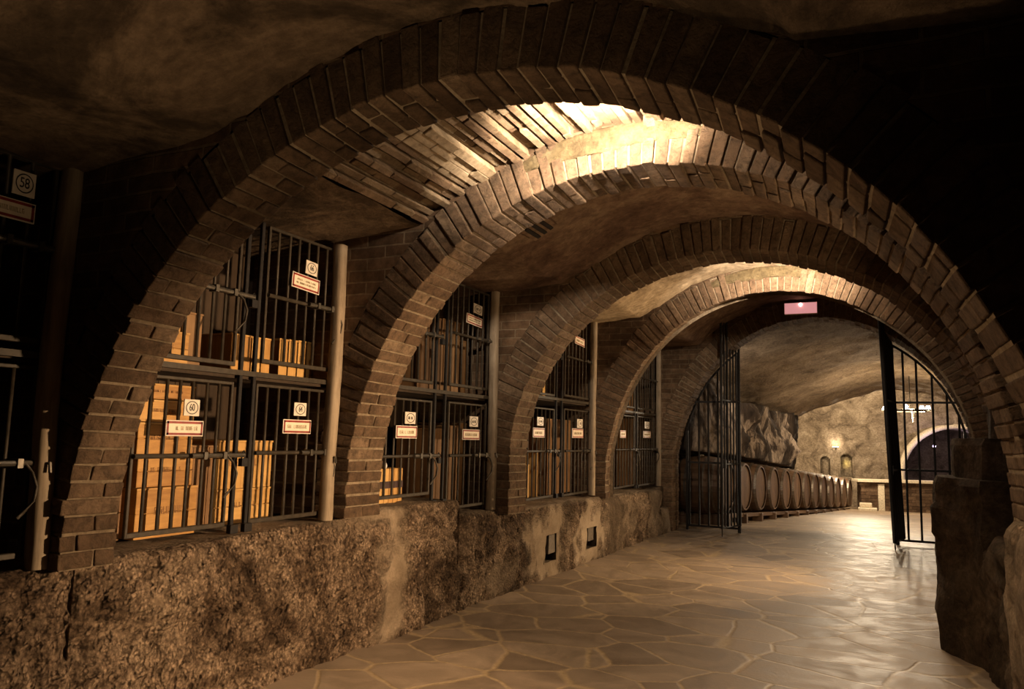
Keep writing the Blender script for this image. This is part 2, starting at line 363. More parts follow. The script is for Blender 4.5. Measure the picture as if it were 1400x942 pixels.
# ------------------------------------------------------------------ vaults (ceiling)
def vault(name, ya, yb, cx, cz, r, xl, xr, zl, zr, mat, amp=.02, sc=1.8, ns=150, corner_drop=.1, grow=0.0):
    """flat strip over the niche, barrel vault between, flat strip over the right bay"""
    tl = math.atan2(zl - cz, xl - cx); tr = math.atan2(zr - cz, xr - cx)
    rl = math.hypot(xl - cx, zl - cz); rr = math.hypot(xr - cx, zr - cz)
    prof = []
    for i in range(11): prof.append((XL + (xl - XL) * i / 10, zl - corner_drop * (1 - i / 10)))
    n = ns
    for i in range(1, n):
        f = i / n; th = tl + (tr - tl) * f; e = 4 * f * (1 - f); q = (rl + (rr - rl) * f) * (1 - min(1, e * 3)) + r * min(1, e * 3)
        prof.append((cx + q * math.cos(th), cz + q * math.sin(th)))
    for i in range(11): prof.append((xr + (XR - xr) * i / 10, zr - corner_drop * i / 10))
    N = len(prof) - 1; ny = max(6, int((yb - ya) / .05))
    mb = MB()
    def fn(u, v):
        x, z = prof[min(N, int(round(u * N)))]; y = ya + (yb - ya) * v
        dx, dz = cx - x, cz - z; l = math.hypot(dx, dz); k = nz((x, y, z), sc, 5) * amp + nz((x + 7, y, z), sc * 5, 3) * amp * .35
        return x + dx / l * k, y, z + dz / l * k
    mb.grid(fn, N, ny)
    o = mb.build(name, mat, smooth=True); tag(o, kind='structure'); return o
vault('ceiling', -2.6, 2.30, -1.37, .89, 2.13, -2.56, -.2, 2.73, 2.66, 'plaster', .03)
# first lit bay: courses of brick running along the passage
def brick_vault(name, ya, yb, cx, cz, r, xl, xr, zl, zr, mats, course=.062):
    prof = MB()
    tl = math.atan2(zl - cz, xl - cx); tr = math.atan2(zr - cz, xr - cx)
    rl = math.hypot(xl - cx, zl - cz); rr = math.hypot(xr - cx, zr - cz)
    n = int(r * (tl - tr) / course)
    def pt(f, g):
        th = tl + (tr - tl) * f; e = min(1, 4 * f * (1 - f) * 3); q = (rl + (rr - rl) * f) * (1 - e) + (r) * e + g
        return cx + q * math.cos(th), cz + q * math.sin(th)
    for i in range(n):
        f0, f1 = (i + .0) / n, (i + 1) / n
        plastered = (7 <= i <= 9)
        y = ya - rnd.uniform(0, .2)
        q0 = rnd.choice((-1, 1)) * rnd.uniform(.004, .024)
        while y < yb:
            ln = rnd.uniform(.2, .34); ye = min(y + ln, yb)
            g = q0 + rnd.uniform(-.008, .008) - (.012 if plastered else 0); gap = .0 if plastered else rnd.uniform(.16, .34)
            a0, a1 = pt(f0 + gap / n, g), pt(f1 - .02 / n, g + rnd.uniform(-.01, .01)); b0, b1 = pt(f0 + gap / n, g + .12), pt(f1, g + .12)
            yA, yB = max(y + .002, ya), ye - .003
            if yB > yA:
                prof.hexa([(a0[0], yA, a0[1]), (a1[0], yA, a1[1]), (b1[0], yA, b1[1]), (b0[0], yA, b0[1]), (a0[0], yB, a0[1]), (a1[0], yB, a1[1]), (b1[0], yB, b1[1]), (b0[0], yB, b0[1])],
                          1 if plastered else 0, min(1, max(0, rnd.gauss(.5, .22))))
            y = ye
    # mortar backing
    for i in range(n):
        a0, a1 = pt(i / n, .035), pt((i + 1) / n, .035)
        prof.quad([(a0[0], ya, a0[1]), (a1[0], ya, a1[1]), (a1[0], yb, a1[1]), (a0[0], yb, a0[1])], 2)
    def strip(xa, za, xb, zb):
        def fn(u, v):
            x, z, y = xa + (xb - xa) * u, za + (zb - za) * u, ya + (yb - ya) * v
            return x, y, z + nz((x, y, z), 2, 4) * .02
        prof.grid(fn, 30, 30, 3)
    strip(XL, zl - .14, xl, zl); strip(xr, zr, XR, zr - .14)
    o = prof.build(name, mats, bevel=.004, segs=1); tag(o, kind='structure'); return o
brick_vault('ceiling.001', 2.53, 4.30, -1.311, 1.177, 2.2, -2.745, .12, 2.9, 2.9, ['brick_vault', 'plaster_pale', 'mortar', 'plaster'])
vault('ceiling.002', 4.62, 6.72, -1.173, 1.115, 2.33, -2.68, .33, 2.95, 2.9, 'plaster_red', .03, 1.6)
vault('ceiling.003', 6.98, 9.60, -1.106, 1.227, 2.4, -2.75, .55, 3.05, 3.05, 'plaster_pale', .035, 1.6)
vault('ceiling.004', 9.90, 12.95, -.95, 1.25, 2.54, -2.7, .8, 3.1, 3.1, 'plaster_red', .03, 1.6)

# thick plaster lip on the second and the fourth arch under the lit crowns
def lip(name, y, a, th0, th1, ri, ro, out):
    mb = MB()
    def fn(u, v):
        th = th0 + (th1 - th0) * u; e = math.sin(PI * u) ** .5
        c = math.cos(PI * v); rr = (ri + ro) / 2 - (ro - ri) / 2 * c * (.35 + .65 * e)
        yy = y - out * e * math.sin(PI * v) ** .7 + .02
        k = nz((th * 5, v * 2, y), 1.5, 4) * .02
        return a['cx'] + (rr + k) * math.cos(th), yy - abs(k), a['cz'] + (rr + k) * math.sin(th)
    mb.grid(fn, 60, 14)
    o = mb.build(name, 'plaster_band', smooth=True); return tag(o, kind='structure')
lip('trim_6', 4.28, ARCH[1], 1.93, 1.36, 2.06, 2.2, .035)
lip('trim_7', 9.59, ARCH[3], 1.93, 1.3, 2.24, 2.4, .035)

# ------------------------------------------------------------------ floor
mb = MB()
def fl(u, v):
    x = -4.5 + 9 * u; y = -3 + 40 * v
    z = -.0459 * max(0, y - 14.2) + nz((x, y, 0), .8, 3) * .002 - .003
    return x, y, z
mb.grid(fl, 60, 260)
tag(mb.build('floor', 'floor', smooth=True), kind='structure')

# ------------------------------------------------------------------ left wall of rough conglomerate
def low_wall(name, ya, yb, top, xf, mat='rubble', holes=(), smooths=(), depth=.95, side=1, step=.024, amp=1.0, ends=True, z0=-.03):
    """front face at x = xf(y), top z = top(y); side=+1 faces +X"""
    mb = MB(); ny = max(4, int((yb - ya) / step)); H = max(top(ya), top(yb)); nf = max(6, int(H / step)); nt_ = 14
    sm = []
    def smooth_at(y, z):
        s = 0
        for (cy, cz_, ry, rz, k) in smooths:
            d = math.hypot((y - cy) / ry, (z - cz_) / rz) + nz((y, z, cy), 5, 4) * .6
            s = max(s, k * min(1, max(0, (1.25 - d) / .6)))
        return s
    def fn(u, v):
        y = ya + (yb - ya) * u; t = top(y); k = v * (nf + nt_)
        if k <= nf:
            z = z0 + (t - z0) * k / nf; x = xf(y, z); n = Vector((side, 0, .0))
            rr = max(0, 1 - (t - z) / .06)
            x -= side * .03 * rr * rr
        else:
            q = (k - nf) / nt_; x = xf(y, t) - side * (.03 + q * depth); z = t; n = Vector((0, 0, 1))
        edge = min(1, min(u, 1 - u) * (yb - ya) / .05); x -= side * .03 * (1 - edge) ** 2
        s = smooth_at(y, z)
        w = (nz((x * .7, y * .8, z * 1.4), 2.0, 4) * .07 * (1 - .85 * s) + nz((x, y, z), 8, 4) * .022 * (1 - .6 * s) + nz((x, y + 3, z), 22, 3) * .02 * (1 - s)) * amp
        if k > nf: w *= .35; s = max(s, .75)
        p = Vector((x, y, z)) + n * w
        sm.append(s); return p
    nv = nf + nt_
    def sk(u, v):
        y = ya + (yb - ya) * u; k = v * nv
        if k > nf: return False
        z = z0 + (top(y) - z0) * k / nf
        return any(a < y < b and c < z < d for a, b, c, d in holes)
    mb.grid(fn, ny, nv, 0, .5, sk if holes else None)
    if ends:
        for yy, f in ((ya, 0), (yb, 1)):
            t = top(yy); x0, x1 = xf(yy, .2) - side * .035, xf(yy, .2) - side * (depth + .03)
            mb.quad([(x0, yy, z0), (x1, yy, z0), (x1, yy, t - .01), (x0, yy, t - .01)], 0)
    for a, b, c, d in holes:
        xo, xi = xf((a + b) / 2, .3) + side * .0, xf((a + b) / 2, .3) - side * .16; g = .012
        a -= g; b += g; c -= g; d += g
        mb.quad([(xi, a, c), (xi, b, c), (xi, b, d), (xi, a, d)], 1)
        for P in ([(xo, a, c), (xi, a, c), (xi, a, d), (xo, a, d)], [(xo, b, c), (xi, b, c), (xi, b, d), (xo, b, d)], [(xo, a, c), (xo, b, c), (xi, b, c), (xi, a, c)], [(xo, a, d), (xo, b, d), (xi, b, d), (xi, a, d)]): mb.quad(P, 1)
    o = mb.build(name, [mat, 'pier'], smooth=True)
    at_ = o.data.attributes.new('smooth', 'FLOAT', 'POINT'); vals = sm + [0] * (len(o.data.vertices) - len(sm)); at_.data.foreach_set('value', vals)
    return tag(o, kind='structure')
XF = lambda y, z: -3.285 - .02 * z
def ip(*k):
    def f(y):
        for (a, b), (c, d) in zip(k, k[1:]):
            if y <= c: return b + (d - b) * max(0, (y - a)) / (c - a)
        return k[-1][1]
    return f
low_wall('wall_left', -1.2, 2.415, lambda y: .875, lambda y, z: -3.30)
low_wall('wall_left.001', 2.41, 5.98, ip((2.4, .875), (4.2, .905), (4.75, .955), (5.99, .935)), XF, smooths=[(4.95, .35, .17, .55, .85), (4.75, .9, .5, .07, .8)])
low_wall('wall_left.002', 5.99, 11.74, ip((6, .82), (6.9, .775), (9, .75), (11.75, .72)), lambda y, z: -3.29 + .012 * (y - 6), step=.032,
         holes=[(7.78, 8.12, .16, .44), (9.04, 9.4, .16, .42)], smooths=[(7.9, .3, .62, .42, .95), (9.2, .3, .52, .42, .95), (6.7, .18, .4, .16, .5), (10.3, .4, 1.0, .4, .5)])
low_wall('wall_left.003', 11.75, 12.45, lambda y: .70, lambda y, z: -3.2, smooths=[(12, .5, .6, .5, .6)], step=.035)
low_wall('wall_left.004', 12.45, 12.93, lambda y: .40, lambda y, z: -3.18, smooths=[(12.7, .2, .6, .5, .7)], step=.035)
# cell behind the last niche step
mb = MB(); mb.box(-4.2, -3.3, 12.45, 12.93, .38, .72, j=.01); tag(mb.build('wall_left.005', 'pier', bevel=.02), kind='structure')
# back of the niches: rough dark boards, and the side wall of the right bays
mb = MB()
y = -1.2
while y < 13.0:
    w = rnd.uniform(.12, .17); mb.box(-4.3, -4.21 + rnd.uniform(0, .012), y, y + w - .006, .6, 3.3, 0, rnd.uniform(.2, .8)); y += w
tag(mb.build('wall_niches', 'plank_dark'), kind='structure')
mb = MB()
mb.grid(lambda u, v: (2.28 + nz((u * 9, v * 3, 0), 2, 3) * .03, -2.6 + 15.6 * u, -.05 + 3.6 * v), 60, 14)
tag(mb.build('wall_right', 'pier', smooth=True), kind='structure')
mb = MB(); mb.grid(lambda u, v: (-4.5 + 7 * u, -2.58, -.05 + 3.6 * v), 10, 6); tag(mb.build('wall_near', 'pier'), kind='structure')
# low walls under the right feet
low_wall('wall_right.001', -1.2, 3.98, lambda y: 1.19, lambda y, z: .47, side=-1, smooths=[(3, .6, 3, 1, .7)], depth=1.7, step=.03)
low_wall('wall_right.002', 4.03, 6.25, lambda y: .92, lambda y, z: .62, 'pier', side=-1, depth=1.6, step=.04)
low_wall('wall_right.003', 7.35, 12.9, lambda y: .8, lambda y, z: .78 + .06 * (y - 7.3), 'pier', side=-1, depth=1.4, step=.06)
# rough stone pier under the right foot of the third arch: a flaring block and a smaller block on it
def rough_block(mb, poly, z0, z1, n=26, amp=.03):
    P = [Vector((x, y, 0)) for x, y in poly]; per = []
    for i, p in enumerate(P):
        q = P[(i + 1) % len(P)]; k = max(2, int((q - p).length / .04))
        for j in range(k): per.append(p + (q - p) * j / k)
    c = sum(per, Vector()) / len(per); N = len(per); b = len(mb.v)
    nzv = max(6, int((z1 - z0) / .045))
    for j in range(nzv + 1):
        z = z0 + (z1 - z0) * j / nzv
        for p in per:
            d = (p - c).normalized(); course = nz((p.x * 2, p.y * 2, math.floor(z / .21) * 3.1), 2.0, 2) * amp
            k = nz((p.x, p.y, z), 3.5, 4) * amp + course - .02 * max(0, 1 - (z1 - z) / .05) ** 2
            mb.v.append((p.x + d.x * k, p.y + d.y * k, z))
    for j in range(nzv):
        for i in range(N):
            a = b + j * N + i; a2 = b + j * N + (i + 1) % N
            mb.f.append((a, a2, a2 + N, a + N)); mb.m.append(0); mb.t.append(.5)
    mb.f.append(tuple(b + nzv * N + i for i in range(N))); mb.m.append(0); mb.t.append(.5)
mb = MB()
rough_block(mb, [(.62, 6.26), (.36, 6.80), (.40, 7.34), (2.2, 7.34), (2.2, 6.26)], -.03, 1.27)
rough_block(mb, [(.66, 6.5), (.50, 6.84), (.52, 7.3), (2.2, 7.3), (2.2, 6.5)], 1.25, 1.565, amp=.02)
rough_block(mb, [(.80, 6.6), (.74, 6.72), (.74, 7.02), (2.2, 7.1), (2.2, 6.6)], 1.55, 2.2, amp=.02)
tag(mb.build('wall_right.004', 'pier', smooth=False), kind='structure')

# ------------------------------------------------------------------ niche grilles
GX = -3.42
def rod(mb, p, q, r=.0105, n=8): mb.tube([p, q], r, n)
def barred_door(label, ya, yb, zb, zm, zt, bolt_side, group, tall=False, bars=7, hook=True, r=.009):
    t = thing('barred_door', (GX, (ya + yb) / 2, zb), label, 'door', group)
    mb = MB()
    mb.box(GX - .012, GX + .012, ya, yb, zb - .013, zb + .013); mb.box(GX - .010, GX + .010, ya, yb, zt - .009, zt + .009)
    mb.box(GX - .011, GX + .011, ya - .009, ya + .009, zb - .013, zt + .009); mb.box(GX - .011, GX + .011, yb - .009, yb + .009, zb - .013, zt + .009)
    part(mb, 'frame', 'iron', t, bevel=.003, segs=1)
    mb = MB(); rod(mb, (GX + .022, ya - .0, zm), (GX + .022, yb + .0, zm), .0125); part(mb, 'rail', 'iron', t, smooth=True)
    for i in range(1, bars):
        yy = ya + (yb - ya) * i / bars + rnd.uniform(-.006, .006); mb = MB(); rod(mb, (GX, yy, zb), (GX, yy, zt), r); part(mb, 'bar', 'iron', t, smooth=True)
    # sliding bolt with a curved drop handle and the padlock
    e = 1 if bolt_side > 0 else -1
    y1 = (yb if e > 0 else ya) + e * .085; y0 = (yb if e > 0 else ya) - e * .30
    mb = MB(); rod(mb, (GX + .047, y0, zm), (GX + .047, y1, zm), .0135)
    for q in (.06, .2): mb.box(GX + .01, GX + .066, y1 - e * (q + .1) - .012, y1 - e * (q + .1) + .012, zm - .02, zm + .02)
    bl = part(mb, 'bolt', 'steel', t, smooth=False)
    if hook:
        mb = MB(); yc = y1 - e * .13
        mb.tube([(GX + .05, yc, zm), (GX + .085, yc + .012, zm - .04), (GX + .098, yc + .03, zm - .1), (GX + .09, yc + .025, zm - .16), (GX + .07, yc, zm - .21), (GX + .06, yc - .02, zm - .235)], .007, 8)
        part(mb, 'bolt_handle', 'iron', bl, smooth=True)
    mb = MB(); mb.box(GX + .03, GX + .06, y1 - .025, y1 + .02, zm - .065, zm - .018)
    mb.tube([(GX + .045, y1 - .016, zm - .02), (GX + .045, y1 - .014, zm + .012), (GX + .045, y1, zm + .024), (GX + .045, y1 + .01, zm + .012), (GX + .045, y1 + .011, zm - .02)], .005, 6)
    part(mb, 'padlock', 'iron_black', t)
    return t
def fixed_grille(label, mull, zb, zt, zshelf, ya, yb, group):
    t = thing('grille_frame', (GX, sum(mull) / len(mull), zb), label, 'grille', group)
    for m in mull:
        mb = MB(); mb.box(GX - .012, GX + .012, m - .013, m + .013, zb, zt); part(mb, 'mullion', 'iron_black', t, bevel=.003, segs=1)
    mb = MB(); mb.box(GX - .02, GX + .02, ya, yb, zshelf - .018, zshelf + .012); part(mb, 'shelf_rail', 'iron', t)
    for m in mull:
        mb = MB(); mb.box(GX + .0, GX + .035, m - .03, m + .03, zb - .0, zb + .05); part(mb, 'foot_bracket', 'iron_black', t, bevel=.004)
    return t
def shelf(label, ya, yb, z):
    t = thing('wooden_shelf', (-3.8, (ya + yb) / 2, z), label, 'shelf', 'shelves across the barred niches')
    n = 5
    for i in range(n):
        x0 = -4.2 + .76 * i / n; mb = MB(); mb.box(x0, x0 + .76 / n - .004, ya, yb, z - .035, z - .008, 0, rnd.random()); part(mb, 'board', 'plank_dark', t)
def post(label, y, z0, z1, x=-3.365, w=.042):
    t = thing('wooden_post', (x, y, z0), label, 'post', 'posts beside the barred niches')
    mb = MB(); n = 16
    def fn(u, v):
        a = 2 * PI * u; k = 1 + .08 * nz((math.cos(a), math.sin(a), v * 6 + y), 2, 3)
        s = max(abs(math.cos(a)), abs(math.sin(a))) ** .6
        bend = .012 * math.sin(v * 5 + y)
        return x + w * k * math.cos(a) / s, y + bend + w * k * math.sin(a) / s, z0 + (z1 - z0) * v
    mb.grid(fn, 20, 26); part(mb, 'shaft', 'post', t, smooth=True)
    mb = MB(); mb.tube([(x + .0, y + .0, 1.33), (x + w + .015, y - .01, 1.33), (x + w + .02, y - .01, 1.29)], .008, 6); part(mb, 'staple', 'steel', t)
def marks(mb, x, y0, y1, z0, z1, words, lines=1):
    h = (z1 - z0) / lines
    for l in range(lines):
        zc = z1 - h * (l + .5); y = y0
        while y < y1:
            w = rnd.uniform(.35, .6) * h * .5
            k = rnd.random()
            if rnd.random() < .16: y += w * 1.3; continue
            if y + w > y1: break
            s = h * .27
            mb.box(x, x + .0012, y, y + w * .22, zc - s, zc + s)
            if k < .6: mb.box(x, x + .0012, y + w * .6, y + w * .8, zc - s, zc + s * (1 if k < .3 else .3))
            if k > .25: mb.box(x, x + .0012, y + w * .1, y + w * .75, zc + (s * .7 if k < .6 else -s), zc + (s if k < .6 else -s * .7))
            y += w * 1.15
def text_part(s, parent, size, loc, mat):
    cu = bpy.data.curves.new('digits', 'FONT'); cu.body = s; cu.size = size; cu.align_x = 'CENTER'; cu.align_y = 'CENTER'; cu.extrude = .0008; cu.space_character = .95
    tmp = bpy.data.objects.new('digits_curve', cu); me = bpy.data.meshes.new_from_object(tmp); bpy.data.objects.remove(tmp)
    me.name = 'digits'; me.materials.clear(); me.materials.append(M[mat]); o = bpy.data.objects.new('digits', me); COL.objects.link(o); o.parent = parent
    o.rotation_euler = (PI / 2, 0, PI / 2); o.location = loc
    o.scale = (.72, 1, 1)
    return o
def number_plate(label, y0, y1, z0, z1, digits=None, tilt=0):
    yc, zc = (y0 + y1) / 2, (z0 + z1) / 2; w, h = (y1 - y0) / 2, (z1 - z0) / 2
    t = thing('number_plate', (GX + .03, yc, zc), label, 'number plate'); t.rotation_euler = (tilt, 0, 0)
    mb = MB(); mb.box(-.004, .004, -w, w, -h, h); mb.build('plate', 'plate', t, bevel=.002)
    mb = MB(); n = 28
    for i in range(n):
        a, b = 2 * PI * i / n, 2 * PI * (i + 1) / n; R, r = .80, .70
        mb.quad([(.0052, w * r * math.cos(a), h * r * math.sin(a)), (.0052, w * R * math.cos(a), h * R * math.sin(a)), (.0052, w * R * math.cos(b), h * R * math.sin(b)), (.0052, w * r * math.cos(b), h * r * math.sin(b))])
    mb.build('ring', 'ink', t)
    if digits: text_part(digits, t, h * 1.2, (.0055, 0, 0), 'ink')
    else:
        mb = MB(); marks(mb, .005, -w * .45, w * .5, -h * .45, h * .45, 1); mb.build('digits', 'ink', t)
    return t
def name_plate(label, y0, y1, z0, z1, lines=1, tilt=0):
    yc, zc = (y0 + y1) / 2, (z0 + z1) / 2; w, h = (y1 - y0) / 2, (z1 - z0) / 2
    t = thing('name_plate', (GX + .03, yc, zc), label, 'name plate'); t.rotation_euler = (tilt, 0, 0)
    mb = MB(); mb.box(-.004, .004, -w, w, -h, h); mb.build('plate', 'plate', t, bevel=.002)
    f, g = .93, 1 - .07 * w / h
    mb = MB()
    b = .012 if w > .1 else .008
    mb.box(.0035, .0052, -w + b * .5, w - b * .5, h - b * 1.5, h - b * .5); mb.box(.0035, .0052, -w + b * .5, w - b * .5, -h + b * .5, -h + b * 1.5)
    mb.box(.0035, .0052, -w + b * .5, -w + b * 1.5, -h + b * .5, h - b * .5); mb.box(.0035, .0052, w - b * 1.5, w - b * .5, -h + b * .5, h - b * .5)
    mb.build('border', 'plate_red', t)
    mb = MB(); mb.box(.0035, .0046, -w + b * 1.5, w - b * 1.5, -h + b * 1.5, h - b * 1.5); mb.build('face', 'plate_face', t)
    mb = MB(); marks(mb, .0048, -w * .7, w * .72, -h * .45, h * .45, 2, lines); mb.build('lettering', 'ink_soft', t)
    return t
G_D, G_F = 'barred doors of the wine niches', 'fixed grilles of the wine niches'
# -- niche by the frame's edge
barred_door('dark lower barred door before the nearest arch, under the door with the 58 plate', 1.45, 2.21, .93, 1.33, 1.75, 1, G_D)
barred_door('dark upper barred door before the nearest arch, with the 58 plate', 1.45, 2.21, 1.87, 2.29, 2.68, 1, G_D, hook=False)
fixed_grille('dark fixed bars of the niche before the nearest arch', (1.2, 1.34), .89, 2.7, 1.81, .4, 2.24, G_F)
shelf('dark shelf in the niche before the nearest arch', .0, 2.26, 1.82)
post('dark wooden post standing before the nearest arch', 2.295 - .05, .87, 2.7)
number_plate('dim square number plate 58 high on the door before the nearest arch', 2.0, 2.1, 2.5, 2.61, '58')
name_plate('dim red-edged name plate under the number 58', 1.86, 2.11, 2.385, 2.475)
# -- first niche
barred_door('lower barred door with the 60 plate, pale crates stacked behind it', 2.73, 3.37, .955, 1.35, 1.765, 1, G_D)
barred_door('lower barred door with the 64 plate, next to the pale post', 3.57, 4.25, .955, 1.36, 1.77, 1, G_D)
barred_door('upper barred door over the 60 plate, half hidden by the nearest arch', 2.73, 3.37, 1.88, 2.29, 2.74, 1, G_D)
barred_door('upper barred door with the 66 plate, bolted to the pale post', 3.60, 4.25, 1.92, 2.33, 2.76, 1, G_D)
fixed_grille('fixed bars with two black mullions between the 60 and 64 doors', (3.43, 3.54), .90, 2.78, 1.835, 2.56, 4.27, G_F)
shelf('shelf with upright pine boxes in the niche of the 60 plate', 2.56, 4.27, 1.835)
post('pale wooden post in front of the second arch, beside the 64 plate', 4.285 - .055, .91, 2.79)
number_plate('square plate with a ringed 60 on the lower door', 3.01, 3.115, 1.565, 1.655, '60')
name_plate('red-edged name plate under the ringed 60', 2.90, 3.15, 1.455, 1.54)
number_plate('square plate with a ringed 64 on the lower door by the pale post', 3.88, 3.995, 1.595, 1.68, '64')
name_plate('red-edged name plate by the pale post, below the ringed 64', 3.785, 4.05, 1.48, 1.57)
number_plate('square plate with a ringed 66 on the upper door', 3.915, 4.03, 2.53, 2.62, '66', -.05)
name_plate('red-edged name plate of two lines under the ringed 66', 3.79, 4.06, 2.415, 2.515, 2, -.05)
# -- second niche
barred_door('lower barred door just behind the second arch, with capped bundles inside', 4.86, 5.60, 1.01, 1.32, 1.77, 1, G_D)
barred_door('lower barred door with red-brown boards behind, before the third arch', 5.90, 6.61, .86, 1.315, 1.78, 1, G_D)
barred_door('dim upper barred door just behind the second arch', 4.86, 5.60, 1.93, 2.33, 2.86, 1, G_D, hook=False)
barred_door('dim upper barred door in front of the third arch', 5.90, 6.61, 1.94, 2.4, 2.86, 1, G_D, hook=False)
fixed_grille('fixed bars in the middle of the dim niche between second and third arch', (5.66, 5.83), .9, 2.9, 1.865, 4.65, 6.68, G_F)
shelf('dark shelf in the niche between second and third arch', 4.65, 6.68, 1.865)
post('dark wooden post standing before the third arch', 6.70 - .05, .8, 2.9)
number_plate('small ringed number plate just behind the second arch', 5.17, 5.32, 1.575, 1.67)
name_plate('red-edged name plate just behind the second arch', 5.05, 5.35, 1.46, 1.56)
number_plate('small ringed number plate on the door before the third arch', 6.24, 6.40, 1.575, 1.67)
name_plate('red-edged name plate on the lower door before the third arch', 6.11, 6.44, 1.455, 1.55)
number_plate('dim number plate high up before the third arch', 6.25, 6.42, 2.63, 2.72, None, -.05)
name_plate('dim name plate high up before the third arch', 6.12, 6.43, 2.515, 2.605, 2, -.05)
# -- third niche
barred_door('lower barred door just behind the third arch, pale boxes inside', 7.50, 8.33, .83, 1.34, 1.815, 1, G_D)
barred_door('lower barred door beside the pale post of the fourth arch', 8.66, 9.53, .815, 1.335, 1.835, 1, G_D)
barred_door('upper barred door just behind the third arch', 7.50, 8.33, 1.98, 2.47, 3.0, 1, G_D, hook=False)
barred_door('upper barred door with a bright plate, beside the fourth arch', 8.66, 9.53, 2.0, 2.475, 3.02, 1, G_D, hook=False)
fixed_grille('fixed bars of the niche between third and fourth arch', (8.40, 8.58), .8, 3.02, 1.945, 7.0, 9.56, G_F)
shelf('shelf in the niche between third and fourth arch', 7.0, 9.57, 1.945)
post('pale wooden post in front of the fourth arch', 9.588 - .055, .77, 3.03)
number_plate('bright number plate just behind the third arch', 7.79, 7.96, 1.62, 1.715)
name_plate('bright name plate just behind the third arch', 7.68, 8.0, 1.49, 1.595)
number_plate('bright number plate near the pale post of the fourth arch', 9.03, 9.22, 1.62, 1.73)
name_plate('bright name plate near the pale post of the fourth arch', 8.86, 9.25, 1.495, 1.61)
name_plate('bright name plate high up near the crown of the third arch leg', 8.91, 9.26, 2.655, 2.755, 1, -.05)
# -- fourth niche
barred_door('lower barred door just behind the fourth arch', 10.6, 11.58, .8, 1.34, 1.84, 1, G_D)
barred_door('lower barred door nearest to the gate, brown board behind', 11.78, 12.75, .78, 1.34, 1.85, 1, G_D)
barred_door('upper barred door just behind the fourth arch', 10.6, 11.58, 1.98, 2.47, 3.0, 1, G_D, hook=False)
barred_door('upper barred door nearest to the gate', 11.78, 12.75, 1.98, 2.47, 3.0, 1, G_D, hook=False)
fixed_grille('fixed bars of the last niche before the gate', (11.62, 11.74), .75, 3.0, 1.91, 9.95, 12.8, G_F)
shelf('shelf in the last niche before the gate', 9.95, 12.88, 1.91)
post('thin wooden post at the end of the last niche', 12.86, .73, 3.0)
number_plate('small number plate on the last door before the gate', 12.1, 12.36, 1.67, 1.78)
name_plate('small name plate on the last door before the gate', 12.01, 12.45, 1.52, 1.63)
name_plate('small name plate showing past the fourth arch leg', 10.8, 11.08, 1.51, 1.62)

# ------------------------------------------------------------------ wine crates
G_C = 'pine wine crates in the niches'
def crate(label, x0, x1, y0, y1, z0, z1, mat='crate', slats=2, rot=0, brand=True, group=G_C, upright=False):
    cx, cy = (x0 + x1) / 2, (y0 + y1) / 2; w, d, h = (x1 - x0) / 2, (y1 - y0) / 2, z1 - z0
    t = thing('wine_crate', (cx, cy, z0), label, 'crate', group); t.rotation_euler = (0, 0, rot)
    tn = rnd.uniform(.3, .8)
    mb = MB(); mb.box(-w + .012, w - .012, -d + .012, d - .012, 0.006, h - .008, 0, tn)
    if upright:
        n = slats
        for i in range(n):
            a, b = -d + 2 * d * i / n, -d + 2 * d * (i + 1) / n; mb.box(w - .012, w, a + .002, b - .002, .0, h - .012, 0, min(1, max(0, tn + rnd.uniform(-.25, .25))))
    else:
        n = slats
        for i in range(n):
            a, b = h * i / n, h * (i + 1) / n
            mb.box(w - .012, w, -d, d, a + .002, b - .002, 0, min(1, max(0, tn + rnd.uniform(-.2, .2))))
            mb.box(-w + .01, w - .01, -d, -d + .012, a + .002, b - .002, 0, min(1, max(0, tn + rnd.uniform(-.2, .2))))
            mb.box(-w + .01, w - .01, d - .012, d, a + .002, b - .002, 0, min(1, max(0, tn + rnd.uniform(-.2, .2))))
    mb.build('box', mat, t, bevel=.002, segs=1)
    mb = MB(); mb.box(-w - .002, w + .004, -d - .003, d + .003, h - .012, h, 0, min(1, tn + .2)); mb.build('lid', mat, t, bevel=.002, segs=1)
    if brand:
        mb = MB(); marks(mb, w + .0004, -d * .55, d * .55, h * .4, h * .68, 1, 1); mb.build('burnt_mark', 'burn', t)
    return t
# stack behind the 60 door: bottom crate large, then narrower ones
zz = .915
for i, (h, y0, y1, x1, lb) in enumerate(((.265, 2.84, 3.235, -3.49, 'big bottom crate of the pale stack behind the 60 door'),
                                     (.17, 2.84, 3.20, -3.50, 'second crate up in the pale stack behind the 60 door'),
                                     (.17, 2.83, 3.19, -3.505, 'third crate up in the pale stack behind the 60 door'),
                                     (.12, 2.82, 3.185, -3.50, 'fourth crate up in the pale stack behind the 60 door'),
                                     (.085, 2.82, 3.18, -3.50, 'top crate of the pale stack behind the 60 door'))):
    crate(lb, x1 - .5, x1, y0, y1, zz, zz + h, 'crate', 2 if h > .15 else 1); zz += h + .002
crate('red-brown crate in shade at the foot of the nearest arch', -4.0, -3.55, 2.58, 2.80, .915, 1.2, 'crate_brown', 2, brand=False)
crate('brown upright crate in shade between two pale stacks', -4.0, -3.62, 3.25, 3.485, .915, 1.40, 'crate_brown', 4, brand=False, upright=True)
crate('lower pale crate of the pair behind the two black mullions', -4.05, -3.64, 3.50, 3.98, .915, 1.13, 'crate', 2)
crate('taller pale crate on top of the pair behind the mullions', -4.05, -3.64, 3.50, 3.98, 1.132, 1.43, 'crate_v', 3, upright=True)
crate('pale flat crate on the shelf by the nearest arch', -3.98, -3.5, 2.70, 3.11, 1.838, 2.03, 'crate', 2)
zs = 2.032
crate('small upright box standing on the flat shelf crate, taller one', -3.86, -3.56, 2.93, 3.10, zs, zs + .20, 'crate_v', 2, brand=False, upright=True)
